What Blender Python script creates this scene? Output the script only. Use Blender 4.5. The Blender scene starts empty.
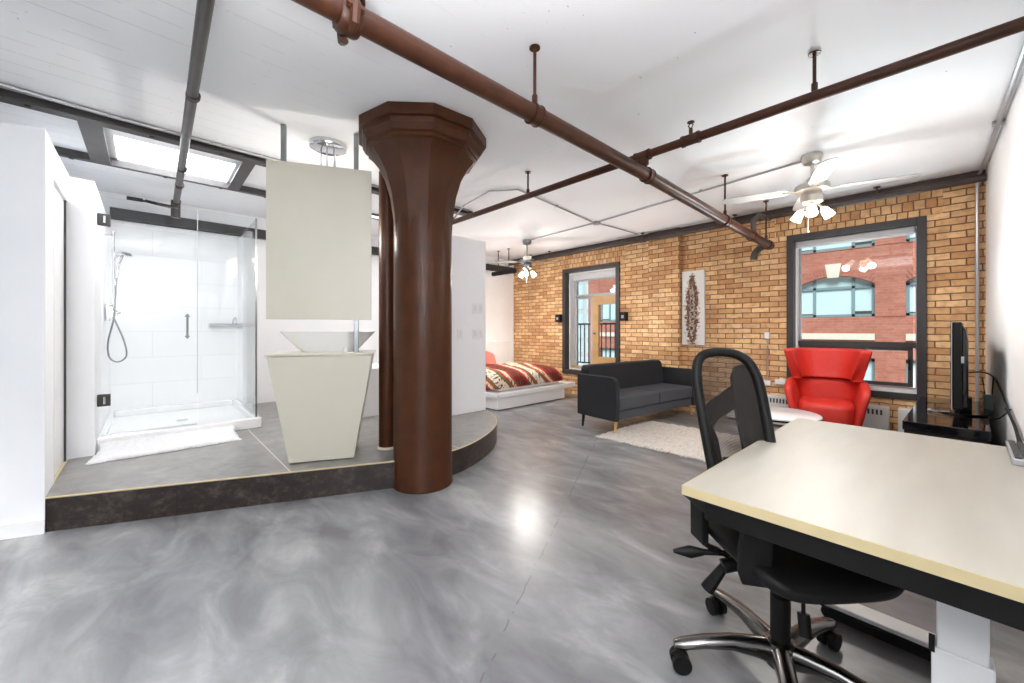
import bpy, bmesh, math, random
from mathutils import Vector, Matrix
random.seed(7)
PI = math.pi
SC = bpy.context.scene
COL = SC.collection
V = Vector
def R(d): return math.radians(d)

# ------------------------------------------------------------------ mesh helpers
class MB:
    def __init__(s): s.bm = bmesh.new()
    def box(s, lo, hi, m=None):
        x0, y0, z0 = lo; x1, y1, z1 = hi
        vs = [s.bm.verts.new(p) for p in ((x0,y0,z0),(x1,y0,z0),(x1,y1,z0),(x0,y1,z0),(x0,y0,z1),(x1,y0,z1),(x1,y1,z1),(x0,y1,z1))]
        for f in ((0,3,2,1),(4,5,6,7),(0,1,5,4),(1,2,6,5),(2,3,7,6),(3,0,4,7)): s.bm.faces.new([vs[i] for i in f])
        if m is not None:
            for v in vs: v.co = m @ v.co
        return s
    def cbox(s, c, size, rot=None):
        m = Matrix.Translation(c) @ (rot.to_4x4() if rot is not None else Matrix.Identity(4))
        h = [k/2 for k in size]
        return s.box((-h[0],-h[1],-h[2]), h, m)
    def loft(s, rings, caps=True, closed=True):
        rr = [[s.bm.verts.new(p) for p in r] for r in rings]
        n = len(rr[0])
        for a, b in zip(rr, rr[1:]):
            for i in range(n if closed else n-1):
                j = (i+1) % n
                s.bm.faces.new((a[i], a[j], b[j], b[i]))
        if caps:
            s.bm.faces.new(rr[0][::-1]); s.bm.faces.new(rr[-1])
        return s
    def tube(s, path, r, seg=12, caps=True):
        pts = [V(p) for p in path]; n = len(pts)
        rs = r if isinstance(r, (list, tuple)) else [r]*n
        rings = []; up = None
        for i in range(n):
            d = (pts[min(i+1,n-1)] - pts[max(i-1,0)]).normalized()
            if up is None:
                up = V((0,0,1)) if abs(d.z) < .9 else V((1,0,0))
            a = (up - d*up.dot(d)).normalized(); up = a; b = d.cross(a)
            rings.append([pts[i] + (a*math.cos(2*PI*k/seg) + b*math.sin(2*PI*k/seg))*rs[i] for k in range(seg)])
        return s.loft(rings, caps)
    def cyl(s, p, q, r, seg=14, r2=None):
        return s.tube([p, q], [r, r if r2 is None else r2], seg)
    def lathe(s, prof, c=(0,0,0), seg=24, sx=1, sy=1, ph=0.0):
        rings = [[(c[0]+r*sx*math.cos(ph+2*PI*k/seg), c[1]+r*sy*math.sin(ph+2*PI*k/seg), c[2]+z) for k in range(seg)] for r, z in prof]
        return s.loft(rings)
    def prism(s, poly, z0, z1):
        return s.loft([[(x,y,z0) for x, y in poly], [(x,y,z1) for x, y in poly]])
    def ball(s, c, r, seg=12, sz=1.0):
        n = seg//2
        prof = [(max(1e-4, r*math.sin(PI*k/n)), -r*sz*math.cos(PI*k/n)) for k in range(n+1)]
        return s.lathe(prof, c, seg)
def sharpen(bm, ang=38):
    bmesh.ops.recalc_face_normals(bm, faces=bm.faces)
    for f in bm.faces: f.smooth = True
    for e in bm.edges:
        if len(e.link_faces) == 2 and e.calc_face_angle(0) > R(ang): e.smooth = False
def obj(name, mb, mat, parent=None, bevel=0, bseg=3, sub=0, kind=None, ang=38):
    sharpen(mb.bm, ang if not sub else 180)
    me = bpy.data.meshes.new(name); mb.bm.to_mesh(me); mb.bm.free()
    me.materials.append(mat)
    o = bpy.data.objects.new(name, me); COL.objects.link(o)
    if bevel:
        b = o.modifiers.new('bevel', 'BEVEL'); b.width = bevel; b.segments = bseg; b.limit_method = 'ANGLE'; b.angle_limit = R(40); b.harden_normals = False
    if sub:
        b = o.modifiers.new('subdivision', 'SUBSURF'); b.levels = sub; b.render_levels = sub
    if parent: o.parent = parent
    if kind: o['kind'] = kind
    return o
def thing(name, label, cat, loc=(0,0,0), rz=0, group=None):
    o = bpy.data.objects.new(name, None); COL.objects.link(o)
    o.empty_display_size = .1
    o.location = loc; o.rotation_euler = (0,0,rz)
    return tag(o, label, cat, group)
def tag(o, label, cat, group=None):
    o['label'] = label; o['category'] = cat
    if group: o['group'] = group
    return o
def struct(name, mb, mat, parent=None, **k):
    return obj(name, mb, mat, parent, kind='structure' if parent is None else None, **k)
def bez(p0, p1, p2, p3, n=12):
    p0, p1, p2, p3 = map(V, (p0, p1, p2, p3))
    return [((1-t)**3)*p0 + 3*t*(1-t)**2*p1 + 3*t*t*(1-t)*p2 + t**3*p3 for t in [i/n for i in range(n+1)]]
def catmull(pts, n=6):
    P = [V(p) for p in pts]; out = []
    for i in range(len(P)-1):
        a, b, c, d = P[max(i-1,0)], P[i], P[i+1], P[min(i+2,len(P)-1)]
        for k in range(n):
            t = k/n
            out.append(.5*((2*b)+(c-a)*t+(2*a-5*b+4*c-d)*t*t+(3*b-a-3*c+d)*t**3))
    out.append(P[-1]); return out

# ------------------------------------------------------------------ materials
def lin(c):
    return tuple(((v/255)/12.92 if v/255 <= .04045 else ((v/255+.055)/1.055)**2.4) for v in c) + (1.0,)
class N:
    def __init__(s, name):
        s.m = bpy.data.materials.new(name); s.m.use_nodes = True
        s.t = s.m.node_tree; s.b = s.t.nodes['Principled BSDF']
    def n(s, typ, **kw):
        x = s.t.nodes.new(typ)
        for k, v in kw.items():
            if k.startswith('i_'): x.inputs[k[2:].replace('_', ' ')].default_value = v
            else: setattr(x, k, v)
        return x
    def l(s, a, b): s.t.links.new(a, b)
    def coord(s, kind='Object', scale=(1,1,1), rot=(0,0,0), loc=(0,0,0)):
        c = s.n('ShaderNodeTexCoord'); m = s.n('ShaderNodeMapping')
        m.inputs['Scale'].default_value = scale; m.inputs['Rotation'].default_value = rot; m.inputs['Location'].default_value = loc
        s.l(c.outputs[kind], m.inputs['Vector']); return m.outputs['Vector']
    def noise(s, vec, scale=5, detail=4, rough=.5, dist=0):
        x = s.n('ShaderNodeTexNoise'); x.inputs['Scale'].default_value = scale; x.inputs['Detail'].default_value = detail
        x.inputs['Roughness'].default_value = rough; x.inputs['Distortion'].default_value = dist
        s.l(vec, x.inputs['Vector']); return x.outputs['Fac']
    def ramp(s, fac, stops, interp='LINEAR'):
        x = s.n('ShaderNodeValToRGB'); x.color_ramp.interpolation = interp
        e = x.color_ramp.elements
        while len(e) < len(stops): e.new(.5)
        for k, (p, c) in zip(e, stops): k.position = p; k.color = c
        s.l(fac, x.inputs['Fac']); return x.outputs['Color']
    def mix(s, fac, a, b, typ='MIX'):
        x = s.n('ShaderNodeMix', data_type='RGBA', blend_type=typ)
        for v, i in ((fac, x.inputs[0]), (a, x.inputs[6]), (b, x.inputs[7])):
            if hasattr(v, 'is_output'): s.l(v, i)
            else: i.default_value = v
        return x.outputs[2]
    def math(s, op, a, b=0.0, c=0.0):
        x = s.n('ShaderNodeMath', operation=op)
        for v, i in zip((a, b, c), x.inputs):
            if hasattr(v, 'is_output'): s.l(v, i)
            else: i.default_value = v
        return x.outputs[0]
    def bump(s, h, strength=.3, dist=.01):
        x = s.n('ShaderNodeBump'); x.inputs['Strength'].default_value = strength; x.inputs['Distance'].default_value = dist
        s.l(h, x.inputs['Height']); s.l(x.outputs['Normal'], s.b.inputs['Normal'])
    def base(s, c):
        i = s.b.inputs['Base Color']
        if hasattr(c, 'is_output'): s.l(c, i)
        else: i.default_value = c
        return s
    def rough(s, r):
        i = s.b.inputs['Roughness']
        if hasattr(r, 'is_output'): s.l(r, i)
        else: i.default_value = r
        return s
BW = lambda v: (v, v, v, 1)
def plain(name, c, rough=.5, metal=0, var=.06, scale=12, bump=0, spec=None):
    """a surface with a little mottling in its own colour"""
    x = N(name); a = lin(c)
    f = x.noise(x.coord(), scale, 4, .55)
    lo = tuple(v*(1-var) for v in a[:3])+(1,); hi = tuple(min(1, v*(1+var)) for v in a[:3])+(1,)
    x.base(x.ramp(f, [(.3, lo), (.7, hi)])); x.rough(rough); x.b.inputs['Metallic'].default_value = metal
    if spec is not None: x.b.inputs['Specular IOR Level'].default_value = spec
    if bump: x.bump(x.noise(x.coord(), scale*6, 3), bump, .004)
    return x.m
def emit(name, c, strength):
    x = N(name); x.base(lin(c)); x.b.inputs['Emission Color'].default_value = lin(c); x.b.inputs['Emission Strength'].default_value = strength
    return x.m
def glass(name, tint=(245,250,248), refl=1.0):
    x = N(name); x.t.nodes.remove(x.b)
    tr = x.n('ShaderNodeBsdfTransparent'); tr.inputs['Color'].default_value = lin(tint)
    gl = x.n('ShaderNodeBsdfGlossy'); gl.inputs['Roughness'].default_value = .0
    fr = x.n('ShaderNodeFresnel'); fr.inputs['IOR'].default_value = 1.4
    f = x.math('MULTIPLY', fr.outputs[0], refl)
    mx = x.n('ShaderNodeMixShader'); x.l(f, mx.inputs[0]); x.l(tr.outputs[0], mx.inputs[1]); x.l(gl.outputs[0], mx.inputs[2])
    out = [q for q in x.t.nodes if q.type == 'OUTPUT_MATERIAL'][0]
    x.l(mx.outputs[0], out.inputs['Surface']); return x.m

M = {}
M['white_paint'] = plain('white_paint', (246,247,249), .55, var=.015, scale=3)
M['white_gloss'] = plain('white_gloss', (246,246,246), .18, var=.01)
M['white_ceramic'] = plain('white_ceramic', (240,240,240), .08, var=.01)
M['white_metal'] = plain('white_metal', (232,232,232), .35, var=.01)
M['brown_paint'] = plain('brown_paint', (66,34,14), .38, var=.22, scale=9, bump=.25, spec=.28)
M['brown_pipe'] = plain('brown_pipe', (66,36,22), .38, var=.25, scale=14, bump=.15, spec=.3)
M['dark_pipe'] = plain('dark_pipe', (62,50,45), .42, var=.25, scale=14, bump=.15)
M['grey_pipe'] = plain('grey_pipe', (70,66,64), .35, metal=.4, var=.25, scale=10)
M['dark_steel'] = plain('dark_steel', (62,59,58), .5, var=.15, scale=9)
M['black_beam'] = plain('black_beam', (50,50,52), .5, var=.15)
M['conduit'] = plain('conduit_metal', (172,172,174), .35, metal=.6, var=.08)
M['chrome'] = plain('chrome', (205,207,210), .12, metal=1, var=.02)
M['steel'] = plain('brushed_steel', (150,152,155), .3, metal=1, var=.06)
M['black_plastic'] = plain('black_plastic', (14,13,13), .55, var=.12, spec=.3)
M['black_gloss'] = plain('black_gloss', (14,14,18), .06, var=.05)
M['black_frame'] = plain('black_frame', (52,48,49), .45, var=.08)
M['cream'] = plain('cream_lacquer', (208,203,187), .35, var=.02, scale=3)
M['grey_bead'] = plain('grey_trim', (150,150,152), .4, var=.05)
M['bulb'] = emit('lit_bulb', (255,238,205), 9)
M['canopy'] = plain('pale_metal', (198,194,186), .3, metal=.7, var=.05)
M['blade'] = plain('pale_blade', (186,185,183), .3, var=.03)
M['grey_blade'] = plain('grey_blade', (126,122,118), .35, var=.06)
M['sofa'] = plain('charcoal_felt', (34,35,38), .9, var=.12, scale=60, bump=.2)
M['sofa_seat'] = plain('grey_felt', (68,70,76), .9, var=.1, scale=60, bump=.2)
M['wood_leg'] = plain('pale_wood', (190,150,95), .5, var=.15)
M['door_wood'] = plain('honey_wood', (196,156,104), .45, var=.1, scale=5)
M['red'] = plain('red_wool', (192,38,25), .6, var=.07, scale=40, bump=.1)
M['coral'] = plain('coral_cotton', (232,140,128), .85, var=.08)
M['box_grey'] = plain('grey_box', (190,190,188), .5, var=.04)
M['radiator'] = plain('radiator_white', (226,226,222), .45, var=.03)
M['dark_slot'] = plain('dark_slot', (66,64,62), .7, var=.05)
M['green_grey'] = plain('green_grey_plastic', (88,104,98), .4, var=.05)
M['silver'] = plain('silver_plastic', (188,190,194), .3, metal=.5, var=.04)
M['alu'] = plain('polished_aluminium', (122,120,118), .22, metal=1, var=.1)
M['table_top'] = plain('pale_table_top', (222,224,226), .2, var=.02)
M['tan_edge'] = plain('maple_edge', (205,188,146), .45, var=.04)
M['door_frame'] = plain('pale_aluminium', (170,170,174), .4, var=.04)
M['blind'] = plain('blind_fabric', (205,206,208), .7, var=.03)
M['glass'] = glass('window_glass', (236,244,244), .8)
M['shower_glass'] = glass('shower_glass', (252,253,253), .55)
M['glass_edge'] = plain('glass_edge', (196,206,204), .2, var=.02)
M['mortar_pale'] = plain('pale_stone', (226,212,196), .8, var=.05)
M['ext_frame'] = plain('blue_grey_frame', (128,146,152), .5, var=.04)
M['ext_pane'] = plain('pale_blue_pane', (206,224,226), .12, var=.06, scale=1.5)
M['grey_block'] = plain('grey_concrete', (196,198,200), .8, var=.04)
M['balcony'] = plain('balcony_slab', (150,146,140), .8, var=.06)

def brick(name, c1, c2, dark, mortar, bw=.21, bh=.0695, arches=(), big=1.0, mort=.006):
    x = N(name); c = x.n('ShaderNodeTexCoord'); sp = x.n('ShaderNodeSeparateXYZ'); x.l(c.outputs['Object'], sp.inputs[0])
    hz = x.math('ADD', sp.outputs['X'], sp.outputs['Y'])
    cb = x.n('ShaderNodeCombineXYZ'); x.l(hz, cb.inputs[0]); x.l(sp.outputs['Z'], cb.inputs[1])
    wob = x.n('ShaderNodeTexNoise'); wob.inputs['Scale'].default_value = 9/big; x.l(cb.outputs[0], wob.inputs['Vector'])
    wv = x.n('ShaderNodeVectorMath', operation='SCALE'); x.l(wob.outputs['Color'], wv.inputs[0]); wv.inputs['Scale'].default_value = .016*big
    ad = x.n('ShaderNodeVectorMath', operation='ADD'); x.l(cb.outputs[0], ad.inputs[0]); x.l(wv.outputs[0], ad.inputs[1])
    def bt(w, h, off):
        b = x.n('ShaderNodeTexBrick'); b.offset = off
        for k, v in (('Scale',1), ('Mortar Size',mort*big), ('Mortar Smooth',.3), ('Bias',-.2), ('Brick Width',w), ('Row Height',h)): b.inputs[k].default_value = v
        b.inputs['Color1'].default_value = lin(c1); b.inputs['Color2'].default_value = lin(c2); b.inputs['Mortar'].default_value = lin(mortar)
        x.l(ad.outputs[0], b.inputs['Vector']); return b
    b = bt(bw, bh, .5); colr, fac = b.outputs['Color'], b.outputs['Fac']
    if arches:
        b2 = bt(.085, .1, .5); mask = None
        for y0, y1, z0, z1 in arches:
            m = x.math('MULTIPLY', x.math('MULTIPLY', x.math('GREATER_THAN', sp.outputs['Y'], y0), x.math('LESS_THAN', sp.outputs['Y'], y1)),
                       x.math('MULTIPLY', x.math('GREATER_THAN', sp.outputs['Z'], z0), x.math('LESS_THAN', sp.outputs['Z'], z1)))
            mask = m if mask is None else x.math('MAXIMUM', mask, m)
        colr = x.mix(mask, colr, b2.outputs['Color'])
        fac = x.math('ADD', x.math('MULTIPLY', fac, x.math('SUBTRACT', 1, mask)), x.math('MULTIPLY', b2.outputs['Fac'], mask))
    n1 = x.noise(ad.outputs[0], 14/big, 5, .6); n2 = x.noise(cb.outputs[0], 2.2/big, 3, .5)
    colr = x.mix(x.ramp(n1, [(.45, BW(0)), (.75, BW(.55))]), colr, lin(dark))
    colr = x.mix(x.ramp(n2, [(.42, BW(0)), (.7, BW(.4))]), colr, lin(dark))
    x.base(colr); x.rough(.85)
    h = x.math('SUBTRACT', x.math('MULTIPLY', n1, .35), fac)
    x.bump(h, .7, .012*big); return x.m
M['brick'] = brick('tan_brick', (240,200,148), (188,128,78), (146,98,66), (108,84,64),
                   arches=[(-.12,1.34,2.42,2.72), (3.5,5.0,2.42,2.7)])
M['ext_brick'] = brick('red_brick', (196,122,102), (178,100,82), (160,88,72), (186,136,120), .3, .1, big=1.6, mort=.008)

def m_ceiling():
    x = N('white_board_ceiling'); v = x.coord(loc=(100.3,0,0))
    b = x.n('ShaderNodeTexBrick'); b.offset = .37
    for k, q in (('Scale',1), ('Mortar Size',.003), ('Mortar Smooth',.6), ('Brick Width',400.0), ('Row Height',.145)): b.inputs[k].default_value = q
    b.inputs['Color1'].default_value = BW(1); b.inputs['Color2'].default_value = BW(.97); b.inputs['Mortar'].default_value = BW(0)
    x.l(v, b.inputs['Vector'])
    br = x.noise(v, 3.1, 4, .6); sp = x.n('ShaderNodeSeparateXYZ'); x.l(x.coord(), sp.inputs[0])
    side = x.math('SUBTRACT', 1.0, x.math('MULTIPLY', x.math('ADD', sp.outputs['X'], .3), .55)); side.node.use_clamp = True
    lines = x.math('MULTIPLY', x.math('MULTIPLY', b.outputs['Fac'], x.math('GREATER_THAN', br, .47)), side)
    ch = x.noise(x.coord(scale=(1,1.8,1)), 22, 3, .55); big = x.noise(v, 1.1, 2, .5)
    chips = x.math('MULTIPLY', x.math('GREATER_THAN', ch, .735), x.math('GREATER_THAN', big, .5))
    c = x.mix(x.math('MULTIPLY', lines, .42), lin((247,249,252)), lin((140,140,142)))
    c = x.mix(x.math('MULTIPLY', chips, .8), c, lin((96,92,88)))
    x.base(c); x.rough(.6)
    x.bump(x.math('SUBTRACT', x.math('MULTIPLY', x.noise(v, 7, 3), .5), lines), .25, .006); return x.m
M['ceiling'] = m_ceiling()

def m_floor():
    x = N('polished_concrete')
    v = x.coord(scale=(1.35,.6,1), rot=(0,0,R(38)))
    n1 = x.noise(v, 1.3, 5, .55, .7); n2 = x.noise(v, 3.2, 6, .58, .9); n3 = x.noise(x.coord(), 26, 4, .6)
    c = x.ramp(n1, [(.34, lin((92,92,95))), (.46, lin((120,120,123))), (.56, lin((140,140,142))), (.68, lin((170,170,170)))])
    c2 = x.ramp(n2, [(.36, lin((106,106,109))), (.55, lin((142,142,144))), (.7, lin((178,178,177)))])
    c = x.mix(.5, c, c2); c = x.mix(x.ramp(n3, [(.5, BW(0)), (.8, BW(.25))]), c, lin((126,123,118)))
    # one long hairline crack and a few specks
    sp = x.n('ShaderNodeSeparateXYZ'); x.l(x.coord(), sp.inputs[0])
    wig = x.math('MULTIPLY', x.math('SUBTRACT', x.noise(x.coord(), 6, 4), .5), .05)
    ln = x.math('ABSOLUTE', x.math('SUBTRACT', x.math('ADD', sp.outputs['Y'], wig), x.math('MULTIPLY_ADD', sp.outputs['X'], .52, .62)))
    crack = x.math('MULTIPLY', x.math('LESS_THAN', ln, .004), x.math('GREATER_THAN', x.noise(x.coord(), 9, 2), .5))
    c = x.mix(x.math('MULTIPLY', crack, .6), c, lin((92,88,86)))
    x.base(c); x.rough(.27); x.b.inputs['Specular IOR Level'].default_value = .55
    x.bump(x.noise(x.coord(), 40, 4), .04, .004); return x.m
M['floor'] = m_floor()

def m_tile(name, a, b, grout, w, h, rot, rough, f=.0035):
    x = N(name); v = x.coord(rot=(0,0,rot), loc=(1.06,5.0,0)); br = x.n('ShaderNodeTexBrick'); br.offset = .5
    for k, q in (('Scale',1), ('Mortar Size',f), ('Mortar Smooth',.1), ('Brick Width',w), ('Row Height',h)): br.inputs[k].default_value = q
    n = x.noise(x.coord(scale=(1,1,2)), 8, 7, .7, .4)
    x.l(v, br.inputs['Vector'])
    c = x.ramp(n, [(.32, lin(a)), (.52, tuple((p+q)/2 for p, q in zip(lin(a), lin(b)))), (.72, lin(b))])
    c = x.mix(br.outputs['Fac'], c, lin(grout)); x.base(c); x.rough(rough); return x.m
M['tile_top'] = m_tile('grey_floor_tile', (112,109,106), (146,144,141), (196,192,186), 1.2, 10.0, 0, .28, .0045)
def m_riser():
    x = N('dark_riser_tile'); v = x.coord()
    n = x.noise(x.coord(scale=(1,1,1.6)), 7, 8, .75, .3); n2 = x.noise(v, 30, 5, .7)
    c = x.ramp(x.math('MULTIPLY_ADD', n2, .35, x.math('MULTIPLY', n, .7)), [(.38, lin((28,23,20))), (.54, lin((48,40,36))), (.7, lin((92,84,78)))])
    sp = x.n('ShaderNodeSeparateXYZ'); x.l(v, sp.inputs[0])
    fr = x.math('FRACT', x.math('MULTIPLY_ADD', sp.outputs['X'], 1.62, .78))
    c = x.mix(x.math('LESS_THAN', fr, .008), c, lin((34,30,28)))
    x.base(c); x.rough(.35); return x.m
M['riser'] = m_riser()
def m_walltile():
    x = N('white_wall_tile'); c = x.n('ShaderNodeTexCoord'); sp = x.n('ShaderNodeSeparateXYZ'); x.l(c.outputs['Object'], sp.inputs[0])
    cb = x.n('ShaderNodeCombineXYZ'); x.l(x.math('ADD', sp.outputs['X'], sp.outputs['Y']), cb.inputs[0]); x.l(sp.outputs['Z'], cb.inputs[1])
    b = x.n('ShaderNodeTexBrick'); b.offset = .5
    for k, q in (('Scale',1), ('Mortar Size',.003), ('Mortar Smooth',.3), ('Brick Width',.9), ('Row Height',.3)): b.inputs[k].default_value = q
    b.inputs['Color1'].default_value = lin((244,244,244)); b.inputs['Color2'].default_value = lin((242,242,242)); b.inputs['Mortar'].default_value = lin((226,226,226))
    x.l(cb.outputs[0], b.inputs['Vector']); x.base(b.outputs['Color']); x.rough(.38); return x.m
M['wall_tile'] = m_walltile()
def m_desk():
    x = N('cream_laminate'); n = x.noise(x.coord(scale=(1,6,1)), 3, 4, .5)
    x.base(x.ramp(n, [(.3, lin((172,166,153))), (.7, lin((180,174,161)))])); x.rough(.42); return x.m
M['desk'] = m_desk()
def m_rug():
    x = N('woven_shag'); v = x.coord(scale=(1,3,1)); n = x.noise(v, 16, 5, .7, .8); n2 = x.noise(v, 50, 4, .7)
    c = x.ramp(x.math('MULTIPLY_ADD', n2, .4, x.math('MULTIPLY', n, .6)), [(.34, lin((150,140,128))), (.46, lin((214,206,196))), (.65, lin((238,233,226)))])
    x.base(c); x.rough(.95); x.bump(n, .8, .02); return x.m
M['rug'] = m_rug()
def m_mat():
    x = N('white_pile'); n = x.noise(x.coord(), 130, 3, .6); x.base(lin((244,244,245))); x.rough(.95); x.bump(n, .9, .012); return x.m
M['bath_mat'] = m_mat()
def m_blanket():
    x = N('patterned_blanket'); v = x.coord(rot=(R(25),R(38),R(40)))
    w = x.n('ShaderNodeTexWave'); w.inputs['Scale'].default_value = .62; w.inputs['Distortion'].default_value = 4.0; w.inputs['Detail'].default_value = 1.5; w.inputs['Detail Scale'].default_value = .8
    x.l(v, w.inputs['Vector'])
    c = x.ramp(w.outputs['Fac'], [(0, lin((120,34,28))), (.16, lin((196,48,42))), (.32, lin((232,214,188))), (.5, lin((226,206,176))), (.58, lin((196,62,52))), (.72, lin((122,104,62))), (.88, lin((236,222,204)))], 'CONSTANT')
    w2 = x.n('ShaderNodeTexWave'); w2.inputs['Scale'].default_value = 6; w2.inputs['Distortion'].default_value = 1; x.l(x.coord(rot=(0,0,R(-35))), w2.inputs['Vector'])
    n = x.noise(x.coord(), 9, 4, .7)
    c = x.mix(x.math('MULTIPLY', x.math('GREATER_THAN', w2.outputs['Fac'], .62), x.math('GREATER_THAN', n, .52)), c, lin((104,92,58)))
    c = x.mix(x.math('GREATER_THAN', x.noise(x.coord(), 22, 3), .64), c, lin((88,34,30)))
    x.base(c); x.rough(.9); return x.m
M['blanket'] = m_blanket()
def m_art():
    x = N('brown_ink_drawing'); c = x.n('ShaderNodeTexCoord'); sp = x.n('ShaderNodeSeparateXYZ'); x.l(c.outputs['Generated'], sp.inputs[0])
    u, w = sp.outputs['Y'], sp.outputs['Z']
    env = x.math('ADD', x.math('ABSOLUTE', x.math('SUBTRACT', u, .54)), x.math('MULTIPLY', x.math('POWER', x.math('ABSOLUTE', x.math('SUBTRACT', w, .45)), 3), 2.0))
    vv = x.coord('Object', (1,1,.7)); n = x.noise(vv, 26, 6, .75, .6); n2 = x.noise(x.coord('Object', (1,1,4)), 12, 4, .6)
    ink = x.math('SUBTRACT', x.math('MULTIPLY_ADD', n2, .5, n), x.math('MULTIPLY', env, 1.35))
    col = x.ramp(ink, [(.30, lin((222,220,216))), (.38, lin((190,166,144))), (.43, lin((120,84,60))), (.52, lin((58,38,28))), (.60, lin((128,92,66))), (.66, lin((206,196,184))), (.74, lin((70,46,34)))])
    x.base(col); x.rough(.7); return x.m
M['art'] = m_art()
def m_mesh():
    x = N('office_mesh'); x.base(lin((40,34,31))); x.rough(.7); tr = x.n('ShaderNodeBsdfTransparent')
    ck = x.n('ShaderNodeTexChecker'); ck.inputs['Scale'].default_value = 330; x.l(x.coord(), ck.inputs['Vector'])
    mx = x.n('ShaderNodeMixShader'); x.l(x.math('MULTIPLY_ADD', ck.outputs['Fac'], .24, .22), mx.inputs[0])
    out = [q for q in x.t.nodes if q.type == 'OUTPUT_MATERIAL'][0]
    x.l(x.b.outputs[0], mx.inputs[1]); x.l(tr.outputs[0], mx.inputs[2]); x.l(mx.outputs[0], out.inputs['Surface']); return x.m
M['mesh'] = m_mesh()

# ------------------------------------------------------------------ room shell
H = 2.77; XB = 5.94; YL = 6.28; YR = -.40
struct('floor', MB().box((-3,-1.6,-.12), (6.3,6.5,0)), M['floor'])
cm = MB(); sx0, sx1, sy0, sy1 = -.2, .6, 4.42, 5.18
cm.box((-3,-1.6,H), (sx0,6.5,H+.12)).box((sx1,-1.6,H), (6.3,6.5,H+.12)).box((sx0,-1.6,H), (sx1,sy0,H+.12)).box((sx0,sy1,H), (sx1,6.5,H+.12))
struct('ceiling', cm, M['ceiling'])
def wall_holes(name, mat, x0, x1, y0, y1, z0, z1, holes):
    ys = sorted({y0, y1} | {h[0] for h in holes} | {h[1] for h in holes}); m = MB()
    for a, b in zip(ys, ys[1:]):
        hs = sorted([h for h in holes if h[0] <= a and h[1] >= b], key=lambda h: h[2]); z = z0
        for h in hs:
            m.box((x0,a,z), (x1,b,h[2])); z = h[3]
        m.box((x0,a,z), (x1,b,z1))
    bmesh.ops.remove_doubles(m.bm, verts=m.bm.verts, dist=1e-5)
    return struct(name, m, mat)
W1 = (-.008, 1.209, .47, 2.415); W2 = (3.61, 4.87, .38, 2.40)
wall_holes('wall_back', M['brick'], XB, XB+.36, -.5, 6.5, 0, H, [W1, W2])
struct('column_pilaster', MB().box((XB-.1,2.545,0), (XB,3.03,H)), M['brick'])
struct('wall_right', MB().box((-1.2,YR-.15,0), (XB,YR,H)), M['white_paint'])
struct('wall_left', MB().box((-2.4,YL,0), (XB,YL+.15,H)), M['white_paint'])
# angled white partition at the left edge of the view, doorway behind it, shower side wall
ex, ey = (-.93, .367)
struct('wall_partition', MB().prism([(-.452,3.62), (-.452,3.92), (-.58,3.92), (-2.3,4.6), (-2.3,4.35)], 0, 2.43), M['white_paint'])
bb = MB().prism([(-.452,3.608), (-2.3,4.338), (-2.3,4.352), (-.452,3.622)], 0, .085); struct('baseboard_left', bb, M['white_gloss'])
struct('wall_doorhead', MB().box((-.58,3.92,2.215), (-.452,4.6,2.43)), M['white_paint'])
struct('wall_shower_side', MB().box((-.60,4.58,.21), (-.315,YL,2.42)), M['white_paint'])
d = struct('door_1', MB().box((-.51,3.9,.215), (-.468,4.49,2.21)), M['white_gloss'])
obj('edge_channel', MB().box((-.474,4.492,.215), (-.457,4.51,2.21)), M['dark_slot'], d)
obj('floor_track', MB().box((-.466,3.93,.2105), (-.454,4.5,.216)), M['tan_edge'], d)
struct('wall_shower_back', MB().box((-.315,YL-.02,.21), (.93,YL,2.46)), M['wall_tile'])
struct('wall_shower_end', MB().box((.87,5.62,.21), (.93,YL-.02,2.42)), M['wall_tile'])
struct('wall_bathroom', MB().box((2.2,3.81,.21), (3.12,3.92,2.34)), M['white_paint'], bevel=.004)
# raised bathroom platform with a rounded end
edge = [(-.452,3.635), (.45,3.231), (1.37,2.815)] + [tuple(p[:2]) for p in catmull([(1.55,2.75,0), (1.866,2.722,0), (2.12,2.785,0), (2.375,2.905,0), (2.62,3.065,0), (2.83,3.265,0), (3.02,3.54,0), (3.121,3.80,0)], 4)]
poly = edge + [(3.13,3.92), (3.13,YL), (-2.3,YL), (-2.3,4.4)]
struct('floor_platform', MB().prism(poly, .198, .21), M['tile_top'])
struct('trim_riser', MB().prism(poly, 0, .198), M['riser'], ang=60)
lip = MB(); lp = [V((x,y,.2055)) for x, y in edge]
lip.tube(lp, .006, 6); struct('trim_platform', lip, M['tan_edge'])

# ------------------------------------------------------------------ right window
def frame_rect(m, x0, x1, r, w):
    y0, y1, z0, z1 = r
    m.box((x0,y0,z0), (x1,y0+w,z1)).box((x0,y1-w,z0), (x1,y1,z1)).box((x0,y0+w,z0), (x1,y1-w,z0+w)).box((x0,y0+w,z1-w), (x1,y1-w,z1)); return m
w = struct('window_1', frame_rect(MB(), XB-.025, XB+.14, W1, .072), M['black_frame'], bevel=.004)
yi0, yi1, zi0, zi1 = W1[0]+.072, W1[1]-.072, W1[2]+.072, W1[3]-.072
obj('jamb_lining', frame_rect(MB(), XB+.10, XB+.26, (yi0-.04,yi1+.02,zi0-.02,zi1+.02), .04), M['white_metal'], w)
ms = MB(); frame_rect(ms, XB+.17, XB+.22, (yi0-.01,yi1-.02,zi0+.02,zi1-.02), .022)
obj('sash', ms, M['grey_bead'], w)
obj('meeting_rail', MB().box((XB+.14,yi0+.01,1.02), (XB+.24,yi1-.01,1.085)), M['black_frame'], w, bevel=.004)
obj('lower_sash', frame_rect(MB(), XB+.15, XB+.2, (yi0+.03,yi1-.03,zi0+.05,1.03), .04), M['black_frame'], w, bevel=.003)
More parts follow.
